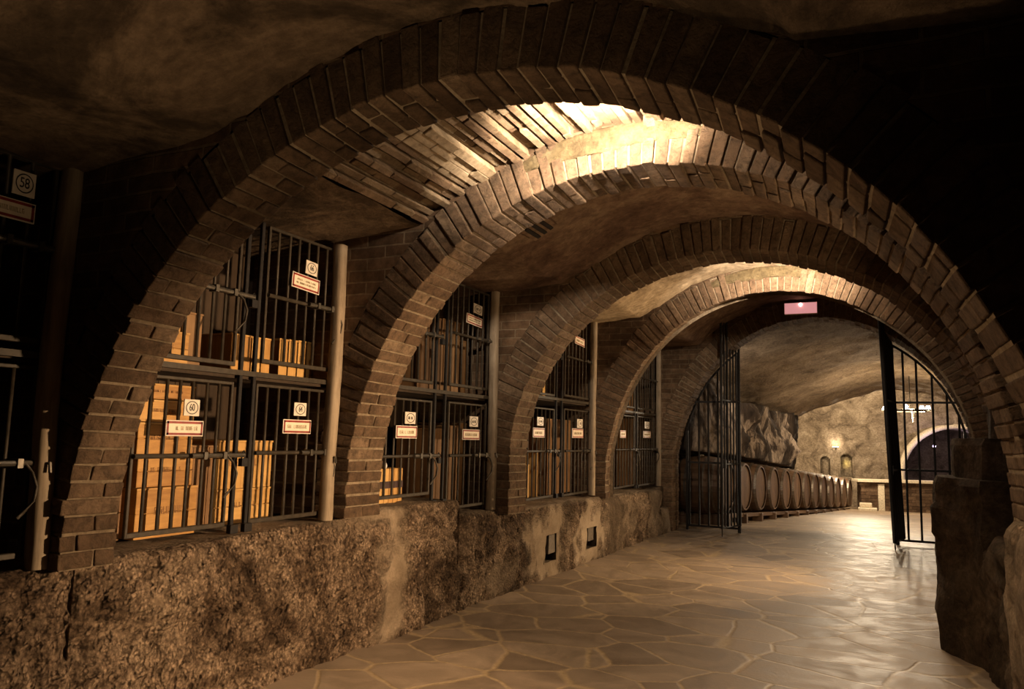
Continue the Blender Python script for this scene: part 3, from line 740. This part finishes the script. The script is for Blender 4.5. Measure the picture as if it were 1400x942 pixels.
crate('narrow box leaning beside the tall one over the shelf crate', -3.9, -3.6, 3.14, 3.29, 1.838, 2.17, 'crate_brown', 1, brand=False, upright=True)
for i in range(4):
    y0 = 3.52 + i * .088; crate(('first', 'second', 'third', 'fourth')[i] + ' upright pine box from the arch in the shelf row behind the mullions', -4.0, -3.6, y0, y0 + .08, 1.838, 2.10 + rnd.uniform(-.01, .01), 'crate_v', 1, upright=True, brand=(i == 2))
for i in range(4):
    y0 = 3.945 + i * .092; crate(('first', 'second', 'third', 'fourth')[i] + ' upright pine box from the mullions in the row by the pale post', -4.0, -3.6, y0, y0 + .083, 1.838, 2.115 + rnd.uniform(-.012, .012), 'crate_v', 1, upright=True, brand=(i == 2))
# second niche
for i in range(6):
    y0 = 4.98 + i * .064
    t = thing('wine_box', (-3.66, y0 + .04, .93), ('first', 'second', 'third', 'fourth', 'fifth', 'sixth')[i] + ' narrow banded box from the second arch, low in the niche', 'box', 'narrow banded boxes behind the second arch')
    mb = MB(); mb.box(-.14, .14, -.028, .028, 0, .29, 0, rnd.uniform(.3, .9)); mb.build('box', 'crate_v', t, bevel=.003, segs=1)
    mb = MB(); mb.box(-.142, .143, -.0295, .0295, .135, .19); mb.build('label_band', 'band', t)
for i, y0 in enumerate((5.0, 5.11)):
    t = thing('bottle', (-3.66, y0, 1.226), ('wax-sealed bottle lying nearest the second arch on banded boxes', 'wax-sealed bottle further from the second arch on banded boxes')[i], 'bottle', 'bottles lying on the banded boxes')
    mb = MB(); mb.tube([(-.2, 0, .04), (-.02, 0, .04), (.03, 0, .035), (.06, 0, .018), (.10, 0, .016)], [.038, .038, .034, .016, .015], 14); mb.build('glass', 'iron_black', t, smooth=True)
    mb = MB(); mb.tube([(.08, 0, .016), (.10, 0, .016), (.145, 0, .016)], [.0165, .028, .026], 12); mb.build('wax_cap', 'white', t, smooth=True)
for i, (y0, y1, z1) in enumerate(((4.72, 4.85, 2.25), (4.87, 5.02, 2.27), (5.05, 5.2, 2.24), (5.66, 5.84, 2.55), (5.86, 6.03, 2.55), (6.05, 6.22, 2.56), (6.25, 6.38, 2.56), (6.42, 6.52, 2.4))):
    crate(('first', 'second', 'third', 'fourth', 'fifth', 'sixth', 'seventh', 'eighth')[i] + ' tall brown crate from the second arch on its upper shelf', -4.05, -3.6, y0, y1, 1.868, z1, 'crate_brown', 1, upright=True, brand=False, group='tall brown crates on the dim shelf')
for i in range(3):
    crate(('first', 'second', 'third')[i] + ' tall brown crate from the second arch, behind its lower doors', -4.05, -3.62, 6.02 + i * .2, 6.20 + i * .2, .822, 1.55 + .03 * i, 'crate_brown', 1, upright=True, brand=False, group='tall brown crates behind the lower doors')
# third niche
for i, (y0, y1, z0, z1, lb) in enumerate(((7.42, 7.72, .80, 1.06, 'lower pale crate standing next to the third arch leg'), (7.42, 7.70, 1.062, 1.34, 'upper pale crate standing next to the third arch leg'),
                                     (7.82, 8.12, .80, 1.18, 'pale crate second from the third arch, behind the lower bars'), (8.3, 8.38, .80, 1.33, 'narrow pale box near the middle bars of the third niche'))):
    crate(lb, -4.05, -3.62, y0, y1, z0, z1, 'crate_v', 2, upright=True, brand=False)
for i in range(3):
    crate(('first', 'second', 'third')[i] + ' slim pale box from the third arch on its shelf', -4.0, -3.62, 7.9 + i * .28, 7.99 + i * .28, 1.948, 2.4, 'crate_v', 1, upright=True, brand=False)
for i in range(3):
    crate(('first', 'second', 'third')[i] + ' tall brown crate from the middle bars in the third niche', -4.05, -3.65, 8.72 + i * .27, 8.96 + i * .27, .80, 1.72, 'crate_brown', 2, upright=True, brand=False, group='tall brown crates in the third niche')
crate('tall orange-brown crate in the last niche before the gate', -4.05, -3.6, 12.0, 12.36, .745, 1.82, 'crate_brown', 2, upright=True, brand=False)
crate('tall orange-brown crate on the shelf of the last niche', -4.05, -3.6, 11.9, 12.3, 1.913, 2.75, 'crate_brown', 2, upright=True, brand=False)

# flaps in the two wall sockets
for y0, y1, z0, z1, lb in ((7.93, 8.11, .235, .435, 'grey flap in the first square socket of the low wall'), (9.2, 9.39, .23, .415, 'grey flap in the second square socket, nearer the gate')):
    t = thing('socket_flap', (-3.29, (y0 + y1) / 2, z0), lb, 'flap', 'flaps of the wall sockets')
    mb = MB(); mb.box(-3.33, -3.285, y0, y1, z0, z1, j=.004); part(mb, 'plate', 'flap', t, bevel=.005)
    mb = MB(); mb.tube([(-3.30, y0 - .01, z1 + .01), (-3.30, y1 + .01, z1 + .01)], .008, 8); part(mb, 'hinge_pin', 'iron', t)
# small dark vent in the plaster of the third bay
def vent():
    t = thing('ceiling_vent', (-2.35, 5.3, 3.13), 'small dark louvred vent in the plaster vault past the second arch', 'vent')
    a = math.atan2(3.13 - 1.115, -2.35 + 1.173)
    e = Vector((math.cos(a), 0, math.sin(a))); u = Vector((-e.z, 0, e.x)); c = Vector((-1.173, 5.3, 1.115)) + e * 2.29
    def bx(mb, u0, u1, y0, y1, e0, e1):
        P = [c + u * uu + Vector((0, yy, 0)) + e * ee for ee in (e0, e1) for uu, yy in ((u0, y0), (u1, y0), (u1, y1), (u0, y1))]; mb.hexa(P)
    mb = MB(); bx(mb, -.11, .11, -.16, .16, .0, .05); part(mb, 'frame', 'plaster_red', t)
    for k in range(3):
        mb = MB(); bx(mb, -.075 + k * .06, -.045 + k * .06, -.13, .13, -.012, .01); part(mb, 'slat', 'iron_black', t)
vent()

# ------------------------------------------------------------------ iron gate at the end of the passage
GY = 13.38; GA = ARCH[4]
def gz(x): return GA['cz'] + math.sqrt(max(.0, 2.12 ** 2 - (x - GA['cx']) ** 2))
t = thing('iron_gate_frame', (-.95, GY, 0), 'fixed side panels of the black iron gate, following the last arch', 'gate frame')
for side, xs, hx in ((-1, [-2.96, -2.80, -2.64, -2.48, -2.33], -2.14), (1, [.35, .53, .74, .93, 1.08], .2)):
    for x in xs:
        mb = MB(); rod(mb, (x, GY, .06), (x, GY, gz(x)), .016); part(mb, 'bar', 'iron_black', t, smooth=True)
    mb = MB(); mb.box(hx - .025, hx + .025, GY - .025, GY + .025, 0.0, gz(hx)); part(mb, 'hinge_post', 'iron_black', t)
    x0, x1 = (-3.0, hx) if side < 0 else (hx, 1.15)
    for z in (.07, 1.13, 2.16):
        mb = MB(); mb.box(x0, x1, GY - .014, GY + .014, z - .016, z + .016); part(mb, 'rail', 'iron_black', t)
    pts = [(x0 + (x1 - x0) * i / 14, GY, gz(x0 + (x1 - x0) * i / 14)) for i in range(15)]
    mb = MB(); mb.tube(pts, .018, 8); part(mb, 'arched_rail', 'iron_black', t, smooth=True)
    xe = -3.0 if side < 0 else 1.15
    mb = MB(); mb.box(xe - .02, xe + .02, GY - .02, GY + .02, 0, gz(xe)); part(mb, 'side_post', 'iron_black', t)
def leaf(label, hx, hy, fx, fy, zh, zf, zb, n, hz_shift=0, thick=.014, lean=0):
    t = thing('gate_leaf', (hx, hy, 0), label, 'gate leaf', 'open leaves of the iron gate')
    P = lambda f, z: (hx + (fx - hx) * f - lean * (z / 3.4), hy + (fy - hy) * f, z)
    zt = lambda f: zh + (zf - zh) * math.sin(f * PI / 2)
    for i in range(n + 1):
        f = i / n; mb = MB(); mb.tube([P(f, zb), P(f, zt(f))], thick * (1.5 if i in (0, n) else 1), 8); part(mb, 'stile' if i in (0, n) else 'bar', 'iron_black', t, smooth=True)
    for z in (zb + .01, 1.13, 2.16):
        mb = MB(); mb.tube([P(0, z), P(1, z)], thick * 1.1, 8); part(mb, 'rail', 'iron_black', t, smooth=True)
    mb = MB(); mb.tube([P(i / 10, zt(i / 10)) for i in range(11)], thick * 1.2, 8); part(mb, 'arched_rail', 'iron_black', t, smooth=True)
    mb = MB(); mb.tube([P(1, .0), P(1, .35)], .011, 6); part(mb, 'drop_bolt', 'iron', t)
    mb = MB(); a = P(.97, 1.2); b_ = P(.8, 1.05); mb.box(min(a[0], b_[0]) - .02, max(a[0], b_[0]) + .02, min(a[1], b_[1]), max(a[1], b_[1]), 1.07, 1.2); part(mb, 'lock_case', 'iron_black', t)
leaf('open gate leaf of close black bars on the barrel side', -2.12, 13.34, -2.30, 12.72, 3.22, 3.52, .12, 6)
leaf('open gate leaf seen edge-on like a black post on the chandelier side', .285, 13.33, .155, 12.66, 3.2, 3.38, .1, 7, lean=.11, thick=.019)

# emergency light on the face of the last arch
t = thing('emergency_light', (-1.08, 12.9, 3.7), 'small pinkish emergency light over the gate arch', 'light')
mb = MB(); mb.box(-1.33, -.83, 12.86, 12.93, 3.53, 3.72); part(mb, 'housing', 'plate', t, bevel=.01)
mb = MB(); mb.box(-1.32, -.84, 12.852, 12.861, 3.54, 3.71); part(mb, 'panel', 'emer', t)
mb = MB(); mb.sphere((-1.08, 12.845, 3.68), .028); part(mb, 'lamp', 'emer_spot', t, smooth=True)

# ------------------------------------------------------------------ barrel cellar behind the gate
RD = Vector((1.3, 11.87, -.69)) / 10.0
def barrel(i, label):
    c = Vector((-2.25, 16.9, .56)) + RD * i
    ang = math.atan2(RD.y, RD.x) - PI / 2
    t = thing('wine_barrel', (c.x, c.y, c.z), label, 'barrel', 'oak barrels lying in the row behind the gate'); t.rotation_euler = (0, 0, ang)
    L, rb, rh = .98, .525, .445
    def R(x): q = (x + L / 2) / (L / 2); return rb - (rb - rh) * q * q
    mb = MB(); n = 30
    xs = [-L * k / 12 for k in range(13)]
    for k in range(n):
        a0, a1 = 2 * PI * k / n, 2 * PI * (k + 1) / n; tn = rnd.uniform(.2, .8)
        for xa, xb in zip(xs, xs[1:]):
            mb.quad([(xa, R(xa) * math.cos(a0), R(xa) * math.sin(a0)), (xa, R(xa) * math.cos(a1), R(xa) * math.sin(a1)), (xb, R(xb) * math.cos(a1), R(xb) * math.sin(a1)), (xb, R(xb) * math.cos(a0), R(xb) * math.sin(a0))], 0, tn)
        for x in (0, -L):
            mb.quad([(x, rh * math.cos(a0), rh * math.sin(a0)), (x, rh * math.cos(a1), rh * math.sin(a1)), (x, (rh - .03) * math.cos(a1), (rh - .03) * math.sin(a1)), (x, (rh - .03) * math.cos(a0), (rh - .03) * math.sin(a0))], 0, tn)
    mb.build('body', 'barrel', t, smooth=True)
    mb = MB(); nb = 7; r = rh - .028
    for k in range(nb):
        ya, yb = -r + 2 * r * k / nb, -r + 2 * r * (k + 1) / nb; tn = rnd.uniform(.3, .9); m = 8
        for q in range(m):
            u, v = ya + (yb - ya) * q / m + (.003 if q == 0 else 0), ya + (yb - ya) * (q + 1) / m - (.003 if q == m - 1 else 0); h0, h1 = math.sqrt(max(0, r * r - u * u)), math.sqrt(max(0, r * r - v * v))
            mb.quad([(-.03, u, -h0), (-.03, v, -h1), (-.03, v, h1), (-.03, u, h0)], 0, tn)
    mb.build('head', 'barrel', t)
    for xa, xb in ((-.005, -.05), (-.15, -.19), (-.31, -.35), (-.63, -.67), (-.79, -.83), (-.93, -.975)):
        mb = MB()
        for k in range(n):
            a0, a1 = 2 * PI * k / n, 2 * PI * (k + 1) / n
            q0, q1 = R(xa) + .004, R(xb) + .004
            mb.quad([(xa, q0 * math.cos(a0), q0 * math.sin(a0)), (xa, q0 * math.cos(a1), q0 * math.sin(a1)), (xb, q1 * math.cos(a1), q1 * math.sin(a1)), (xb, q1 * math.cos(a0), q1 * math.sin(a0))])
            if xa > -.01: mb.quad([(xa, q0 * math.cos(a0), q0 * math.sin(a0)), (xa, q0 * math.cos(a1), q0 * math.sin(a1)), (xa, (q0 - .02) * math.cos(a1), (q0 - .02) * math.sin(a1)), (xa, (q0 - .02) * math.cos(a0), (q0 - .02) * math.sin(a0))])
        mb.build('hoop', 'hoop', t, smooth=False)
    mb = MB(); mb.tube([(-L / 2, 0, rb - .01), (-L / 2, 0, rb + .02)], .035, 10); mb.build('bung', 'cream', t)
ORD = ['first', 'second', 'third', 'fourth', 'fifth', 'sixth', 'seventh', 'eighth', 'ninth', 'tenth', 'eleventh', 'twelfth', 'thirteenth']
for k in range(13): barrel(k - 2, ORD[k] + ' oak barrel from the gate in the row behind it')
for k in range(12):
    a = Vector((-2.25, 16.9, 0)) + RD * (k - 2.0); b = a + RD * .97; za = .56 - .069 * (k - 2) - .50
    t = thing('barrel_cradle', (a.x - .3, a.y + .5, za - .15), ORD[k] + ' wooden cradle from the gate under the barrel row', 'barrel cradle', 'cradles under the barrel row')
    for off in (-.1, -.85):
        mb = MB(); P = []
        for (p, z) in ((a, za), (b, za - .069)):
            for dx, dz in ((0, -.06), (.09, -.06), (.09, .012), (0, .012)): P.append((p.x + off + dx - .04, p.y, z + dz - .02))
        mb.hexa(P, 0, rnd.random()); part(mb, 'beam', 'barrel', t, bevel=.006)
    mb = MB(); zg = -.0459 * max(0, a.y + .1 - 14.2); mb.box(a.x - .95, a.x + .0, a.y + .02, a.y + .2, zg - .01, za - .03, 0, rnd.random()); part(mb, 'foot', 'barrel', t, bevel=.006)

# walls and ceiling of the cellar
mb = MB()
def rockw(u, v):       # rough rock bank that overhangs the barrel row
    y = 13.4 + 9.05 * u; zb = 1.15 - .058 * (y - 16.9); zt = 2.28 + 1.0 * max(0, min(1, (14.9 - y) / .7))
    x = -2.62 + .55 * u - .8 * max(0, (15.0 - y) / 1.6)
    if v < .3: X = -4.4 + (x + 4.4) * (v / .3); z = zb
    elif v < .85: X = x - .12 * ((v - .3) / .55); z = zb + (zt - zb) * (v - .3) / .55
    else: X = x - .12 - .6 * (v - .85) / .15; z = zt
    if v > .25: X += nz((X, y * .9, z * .5), 1.5, 6) * .4 * min(1, (v - .2) * 4)
    return X, y, z + (nz((y, z, 3), 1.2, 3) * .05 if v > .5 else 0)
mb.grid(rockw, 150, 60)
def rockend(u, v): return (-2.1 - 2.3 * u + nz((u, v * 3, 1), 2, 4) * .05, 22.45 + nz((u * 3, v * 2, 7), 1.5, 4) * .15, .6 + 1.85 * v)
mb.grid(rockend, 20, 20)
tag(mb.build('wall_cellar', 'rock', smooth=True), kind='structure')
mb = MB(); mb.grid(lambda u, v: (-4.0 + nz((u * 9, v * 3, 0), 2, 3) * .05, 13.0 + 10 * u, -.6 + 4 * v), 40, 16); tag(mb.build('wall_cellar.001', 'pier', smooth=True), kind='structure')
FAR = [(-4.6, 1.75), (-2.69, 2.02), (-1.35, 2.55), (-.6, 2.86), (.07, 3.06), (.6, 3.07), (1.11, 2.99), (2.23, 2.72), (3.6, 2.2)]
def farz(x):
    for (a, b), (c, d) in zip(FAR, FAR[1:]):
        if x <= c:
            f = max(0, (x - a) / (c - a)); f = f * f * (3 - 2 * f) * .5 + f * .5; return b + (d - b) * f
    return FAR[-1][1]
mb = MB()
def cv(u, v):
    x = -4.5 + 8.1 * u; y = 13.2 + (11 + .45 * x) * v
    q = (x - .2) / 4.4; near = 2.0 + 1.8 * math.sqrt(max(0, 1 - q * q)); z = near + (farz(x) - near) * v
    return x, y, z - nz((x, y, z), 1.6, 5) * .07 - abs(nz((x * 2, y * 2, z), 3, 4)) * .03
mb.grid(cv, 110, 120)
def lipd(u, v):
    x = -4.5 + 8.1 * u; return x, 24.2 + .45 * x, farz(x) + 1.6 * v
mb.grid(lipd, 60, 4)
tag(mb.build('ceiling_cellar', 'stone_vault', smooth=True), kind='structure')
mb = MB(); mb.grid(lambda u, v: (3.3 + nz((u * 9, v * 3, 0), 2, 3) * .06, 13.0 + 12.5 * u, -.6 + 4 * v), 50, 16); tag(mb.build('wall_cellar.002', 'stone_vault', smooth=True), kind='structure')
mb = MB(); mb.grid(lambda u, v: (2.3 + 1.1 * u, 13.1, -.1 + 4 * v), 6, 10); tag(mb.build('wall_cellar.003', 'pier'), kind='structure')
# far chamber: pale rubble wall with two small arched recesses and a vaulted tunnel
BY = 31.3
TCX, TCZ, TR = 2.45, .45, 1.72
REC = [(-2.05, -1.70, .30, 1.05), (-1.35, -.95, .30, 1.15)]
mb = MB()
def inrec(x, z):
    for a, b, c, d in REC:
        r = (b - a) / 2
        if a < x < b and c < z < d - r: return True
        if math.hypot(x - (a + b) / 2, z - (d - r)) < r and z >= d - r: return True
    return math.hypot(x - TCX, max(0, z - TCZ)) < TR
def bw_(u, v):
    x = -6 + 11 * u; z = -1 + 5.2 * v; bend = -.16 * max(0, z - 1.3) ** 2 * 2.2
    return x, BY + bend + .2 * nz((x, z, 0), 1.2, 5) * .5 + .1 * (x + 1) * .3, z
mb.grid(bw_, 220, 104, 0, .5, lambda u, v: inrec(-6 + 11 * u, -1 + 5.2 * v))
for a, b, c, d in REC:
    mb.box(a - .04, b + .04, BY + .28, BY + .5, c - .1, d + .1)
    mb.box(a - .08, a, BY - .02, BY + .4, c - .1, d + .05); mb.box(b, b + .08, BY - .02, BY + .4, c - .1, d + .05); mb.box(a - .05, b + .05, BY - .02, BY + .4, c - .1, c); mb.box(a - .05, b + .05, BY + .0, BY + .4, d - .03, d + .06)
n = 40
def tun(u, v):
    th = PI * (1 - u); y = BY - .05 + 6 * v
    return TCX + TR * math.cos(th), y, TCZ + TR * math.sin(th)
mb.grid(tun, n, 30, 1)
mb.grid(lambda u, v: (TCX - TR, BY - .05 + 6 * v, -1.2 + (TCZ + 1.2) * u), 6, 20, 1); mb.grid(lambda u, v: (TCX + TR, BY - .05 + 6 * v, -1.2 + (TCZ + 1.2) * u), 6, 20, 1)
mb.grid(lambda u, v: (TCX - 2 + 4 * u, BY + 5.9, -1.2 + 4 * v), 6, 6, 1)
tag(mb.build('wall_back', ['stone_pale', 'stone_pale'], smooth=True), kind='structure')
mb = MB(); mb.grid(lambda u, v: (-6 + 11 * u, 23 + 9 * v, 4.1), 10, 10); mb.grid(lambda u, v: (-5.2, 21.5 + 10 * u, -1 + 5.2 * v), 20, 10); mb.grid(lambda u, v: (4.6, 24 + 8 * u, -1 + 5.2 * v), 10, 10)
mb.grid(lambda u, v: (-5.2 + 1.3 * u, 22.9, -1 + 5.2 * v), 6, 10)
tag(mb.build('ceiling_chamber', 'stone_pale'), kind='structure')
# pale rib round the tunnel mouth with its small violet lamp
mb = MB()
def rib(u, v):
    th = PI * (1.12 - 1.24 * u); c = 2 * PI * v; r_ = TR + .07 + .11 * math.cos(c)
    return TCX + r_ * math.cos(th), BY - .12 + .12 * math.sin(c), TCZ + r_ * math.sin(th)
mb.grid(rib, 60, 12); mb.tube([(TCX - TR - .07, BY - .12, -1), (TCX - TR - .07, BY - .12, TCZ)], .11, 10)
tag(mb.build('trim_8', 'cream', smooth=True), kind='structure')
t = thing('tunnel_lamp', (TCX - .75, BY - .3, 1.5), 'small violet lamp at the mouth of the far tunnel', 'lamp')
mb = MB(); mb.sphere((TCX - .75, BY - .5, 1.5), .05); part(mb, 'bulb', 'violet', t, smooth=True)
mb = MB(); mb.tube([(TCX - .75, BY - .46, 1.52), (TCX - .75, BY - .2, 1.85), (TCX - .75, BY + .1, 2.05)], .015, 6); part(mb, 'bracket', 'iron', t)
# brick counter
t = thing('brick_counter', (.5, 29.3, -.7), 'low red-brown brick counter with a pale slab, past the barrels', 'counter')
mb = MB()
A, B = Vector((-.62, 28.85, 0)), Vector((2.6, 30.2, 0)); D = (B - A); Lc = D.length; D = D / Lc; Nn = Vector((D.y, -D.x, 0))
for r in range(9):
    x = -(r % 2) * .15; z = -.72 + r * .108
    while x < Lc:
        xa, xb = max(0, x), min(Lc, x + .29)
        if xb > xa:
            P = [A + D * p + Nn * q + Vector((0, 0, zz)) for zz in (z, z + .1) for p, q in ((xa, .0), (xb, .0), (xb, -.35), (xa, -.35))]; mb.hexa(P, 0, rnd.random())
        x += .3
part(mb, 'brick_base', 'brick_dark', t)
mb = MB(); P = [A + D * p + Nn * q + Vector((0, 0, zz)) for zz in (.25, .34) for p, q in ((-.15, .12), (Lc, .12), (Lc, -.45), (-.15, -.45))]; mb.hexa(P); part(mb, 'slab', 'cream', t, bevel=.01)
mb = MB(); P = [A + D * p + Nn * q + Vector((0, 0, zz)) for zz in (-.7, .2) for p, q in ((.55, .05), (.75, .05), (.75, -.02), (.55, -.02))]; mb.hexa(P); part(mb, 'pale_block', 'cream', t, bevel=.01)
t = thing('stone_step', (-.5, 28.4, -.72), 'pale stone step at the end of the barrel row', 'step')
mb = MB(); mb.box(-.72, -.15, 28.1, 28.6, -.75, -.56); part(mb, 'lower_slab', 'cream', t, bevel=.02)
mb = MB(); mb.box(-.68, -.3, 28.4, 28.72, -.56, -.42); part(mb, 'upper_slab', 'cream', t, bevel=.02)

# chandelier
CX, CY, CZ = .55, 20.2, 2.36
t = thing('chandelier', (CX, CY, CZ), 'iron chandelier with bright bulbs hanging behind the gate', 'chandelier')
mb = MB(); mb.tube([(CX - .5, CY - .14, CZ - .03), (CX + .6, CY + .16, CZ - .03)], .022, 8); mb.tube([(CX - .2, CY + .35, CZ - .03), (CX + .2, CY - .35, CZ - .03)], .02, 8)
mb.tube([(CX + .42 * math.cos(a * PI / 12), CY + .42 * math.sin(a * PI / 12), CZ - .06) for a in range(25)], .02, 6); part(mb, 'wheel', 'iron', t, smooth=True)
mb = MB(); mb.tube([(CX + .1, CY, CZ + .75), (CX + .1, CY, CZ - .02)], .012, 6); part(mb, 'chain', 'iron', t)
mb = MB(); mb.tube([(CX + .15, CY, CZ), (CX + .15, CY, CZ - .15), (CX + .15, CY, CZ - .32)], [.03, .02, .008], 8); part(mb, 'finial', 'cream', t, smooth=True)
BULBS = [(.13, 20.03, 2.36), (.56, 20.23, 2.4), (.90, 20.40, 2.38), (1.03, 20.45, 2.38)]
for p in BULBS:
    mb = MB(); mb.sphere(p, .055); part(mb, 'bulb', 'bulb', t, smooth=True)
# small lamp on the far wall and one in the tunnel
t = thing('wall_lamp', (-1.5, BY - .25, 1.40), 'small wall lamp throwing a glow over the arched recesses', 'lamp')
mb = MB(); mb.box(-1.62, -1.38, BY - .2, BY - .12, 1.34, 1.38); mb.tube([(-1.5, BY - .16, 1.36), (-1.5, BY + .1, 1.36)], .015, 6); part(mb, 'bracket', 'iron', t)
mb = MB(); mb.box(-1.6, -1.4, BY - .19, BY - .13, 1.38, 1.40); part(mb, 'lens', 'candle', t)

# ------------------------------------------------------------------ lights
def light(kind, loc, energy, color, size=.08, rot=None, target=None, spot=None, blend=.6, sx=None, sy=None):
    l = bpy.data.lights.new(kind.lower() + '_lamp', kind); l.energy = energy; l.color = color
    if kind in ('POINT', 'SPOT'): l.shadow_soft_size = size
    if kind == 'SPOT': l.spot_size = spot; l.spot_blend = blend
    if kind == 'AREA': l.shape = 'RECTANGLE'; l.size = sx; l.size_y = sy
    o = bpy.data.objects.new(l.name, l); COL.objects.link(o); o.location = loc
    if target: o.rotation_euler = (Vector(target) - Vector(loc)).to_track_quat('-Z', 'Y').to_euler()
    o['kind'] = 'helper'
    return o
WARM = (1, .70, .40); AMB = (1, .67, .38); NEUT = (1, .84, .66); COOL = (.8, .66, 1)
# uplights hidden on the back of the first and third crowns
light('POINT', (-1.15, 3.62, 3.2), 28, NEUT, .04)
light('SPOT', (-1.25, 3.72, 3.16), 290, NEUT, .04, target=(-1.38, 3.98, 3.4), spot=2.5, blend=.5)
light('POINT', (-.80, 8.75, 3.42), 28, NEUT, .04)
light('SPOT', (-.82, 8.7, 3.36), 250, NEUT, .04, target=(-.9, 9.1, 3.65), spot=2.5, blend=.5)
# lamps on the right-hand ledges shining across at the niches, with added fills among them
light('SPOT', (.74, 4.12, 1.5), 860, AMB, .07, target=(-3.4, 3.85, 1.05), spot=1.1, blend=.8)
light('SPOT', (1.1, 9.3, 1.5), 560, WARM, .07, target=(-3.4, 8.9, 1.2), spot=1.5, blend=.6)
light('SPOT', (.75, 5.0, 1.4), 150, WARM, .1, target=(-2.0, 5.4, 3.1), spot=1.7, blend=.8)  # added fill without a fixture, lifting the dim plaster vault
light('SPOT', (-.55, 3.9, 3.05), 150, WARM, .1, target=(-.9, 4.3, 0), spot=1.9, blend=.8)  # added overhead fill for the near floor, no lamp hangs here
light('SPOT', (1.0, 11.0, 1.8), 120, WARM, .1, target=(-2.6, 11.0, 1.0), spot=1.9, blend=.8)
light('SPOT', (-1.2, 1.75, .7), 125, WARM, .2, target=(-1.45, .7, 2.9), spot=2.1, blend=1.0)  # added in open air to brighten the nearest ceiling, no fixture
light('SPOT', (-.6, 10.3, 3.1), 150, WARM, .1, target=(-.6, 8.4, 0), spot=1.7, blend=.8)  # added downlight that brightens the floor further in
light('SPOT', (-3.0, 2.85, 1.05), 110, AMB, .06, target=(.45, 2.5, 2.1), spot=.9, blend=.9)  # added by the left ledge to brighten the nearest arch's right soffit
# cellar
for p in BULBS[:3]: light('POINT', (p[0], p[1], p[2] - .1), 130, (1, .80, .56), .05)
light('SPOT', (1.6, 15.2, 2.7), 380, WARM, .1, target=(-2.2, 18, .3), spot=1.8)
light('POINT', (-2.15, 15.1, 2.5), 20, NEUT, .05)
light('POINT', (-.5, 27.2, 2.6), 800, (1, .8, .55), .15)
light('POINT', (-3.6, 26.0, 1.6), 500, (1, .8, .55), .15)
light('POINT', (-1.5, BY - .16, 1.52), 6, NEUT, .04)
light('POINT', (-1.15, BY + .15, .8), 4, (1, .85, .3), .04)
light('POINT', (TCX - .75, BY - .62, 1.5), 16, COOL, .04)
light('POINT', (TCX + .2, BY + 2.5, 1.2), 30, COOL, .06)
light('SPOT', (-.5, 13.9, 3.1), 120, (1, .78, .55), .1, target=(-.2, 11.0, 0), spot=1.6, blend=.7)

# ------------------------------------------------------------------ world, camera, view
w = bpy.data.worlds.new('World'); bpy.context.scene.world = w; w.use_nodes = True
w.node_tree.nodes['Background'].inputs[0].default_value = (.02, .014, .009, 1); w.node_tree.nodes['Background'].inputs[1].default_value = .3
cam = bpy.data.cameras.new('camera'); co = bpy.data.objects.new('camera', cam); COL.objects.link(co)
yaw, th, roll = math.radians(25.52), math.radians(6.76), math.radians(1.41)
fh = Vector((-math.sin(yaw), math.cos(yaw), 0)); r = Vector((math.cos(yaw), math.sin(yaw), 0)); u = Vector((0, 0, 1))
fw = fh * math.cos(th) + u * math.sin(th); up = -fh * math.sin(th) + u * math.cos(th)
r2 = r * math.cos(roll) + up * math.sin(roll); u2 = -r * math.sin(roll) + up * math.cos(roll)
mx = Matrix((r2, u2, -fw)).transposed().to_4x4(); mx.translation = Vector((0, 0, 1.5)); co.matrix_world = mx
cam.sensor_fit = 'HORIZONTAL'; cam.sensor_width = 36; cam.lens = 1054 / 1400 * 36; cam.clip_start = .05; cam.clip_end = 200
sc = bpy.context.scene; sc.camera = co
sc.view_settings.view_transform = 'Standard'; sc.view_settings.look = 'None'; sc.view_settings.gamma = 1; sc.view_settings.exposure = .15
sc.view_settings.use_curve_mapping = False
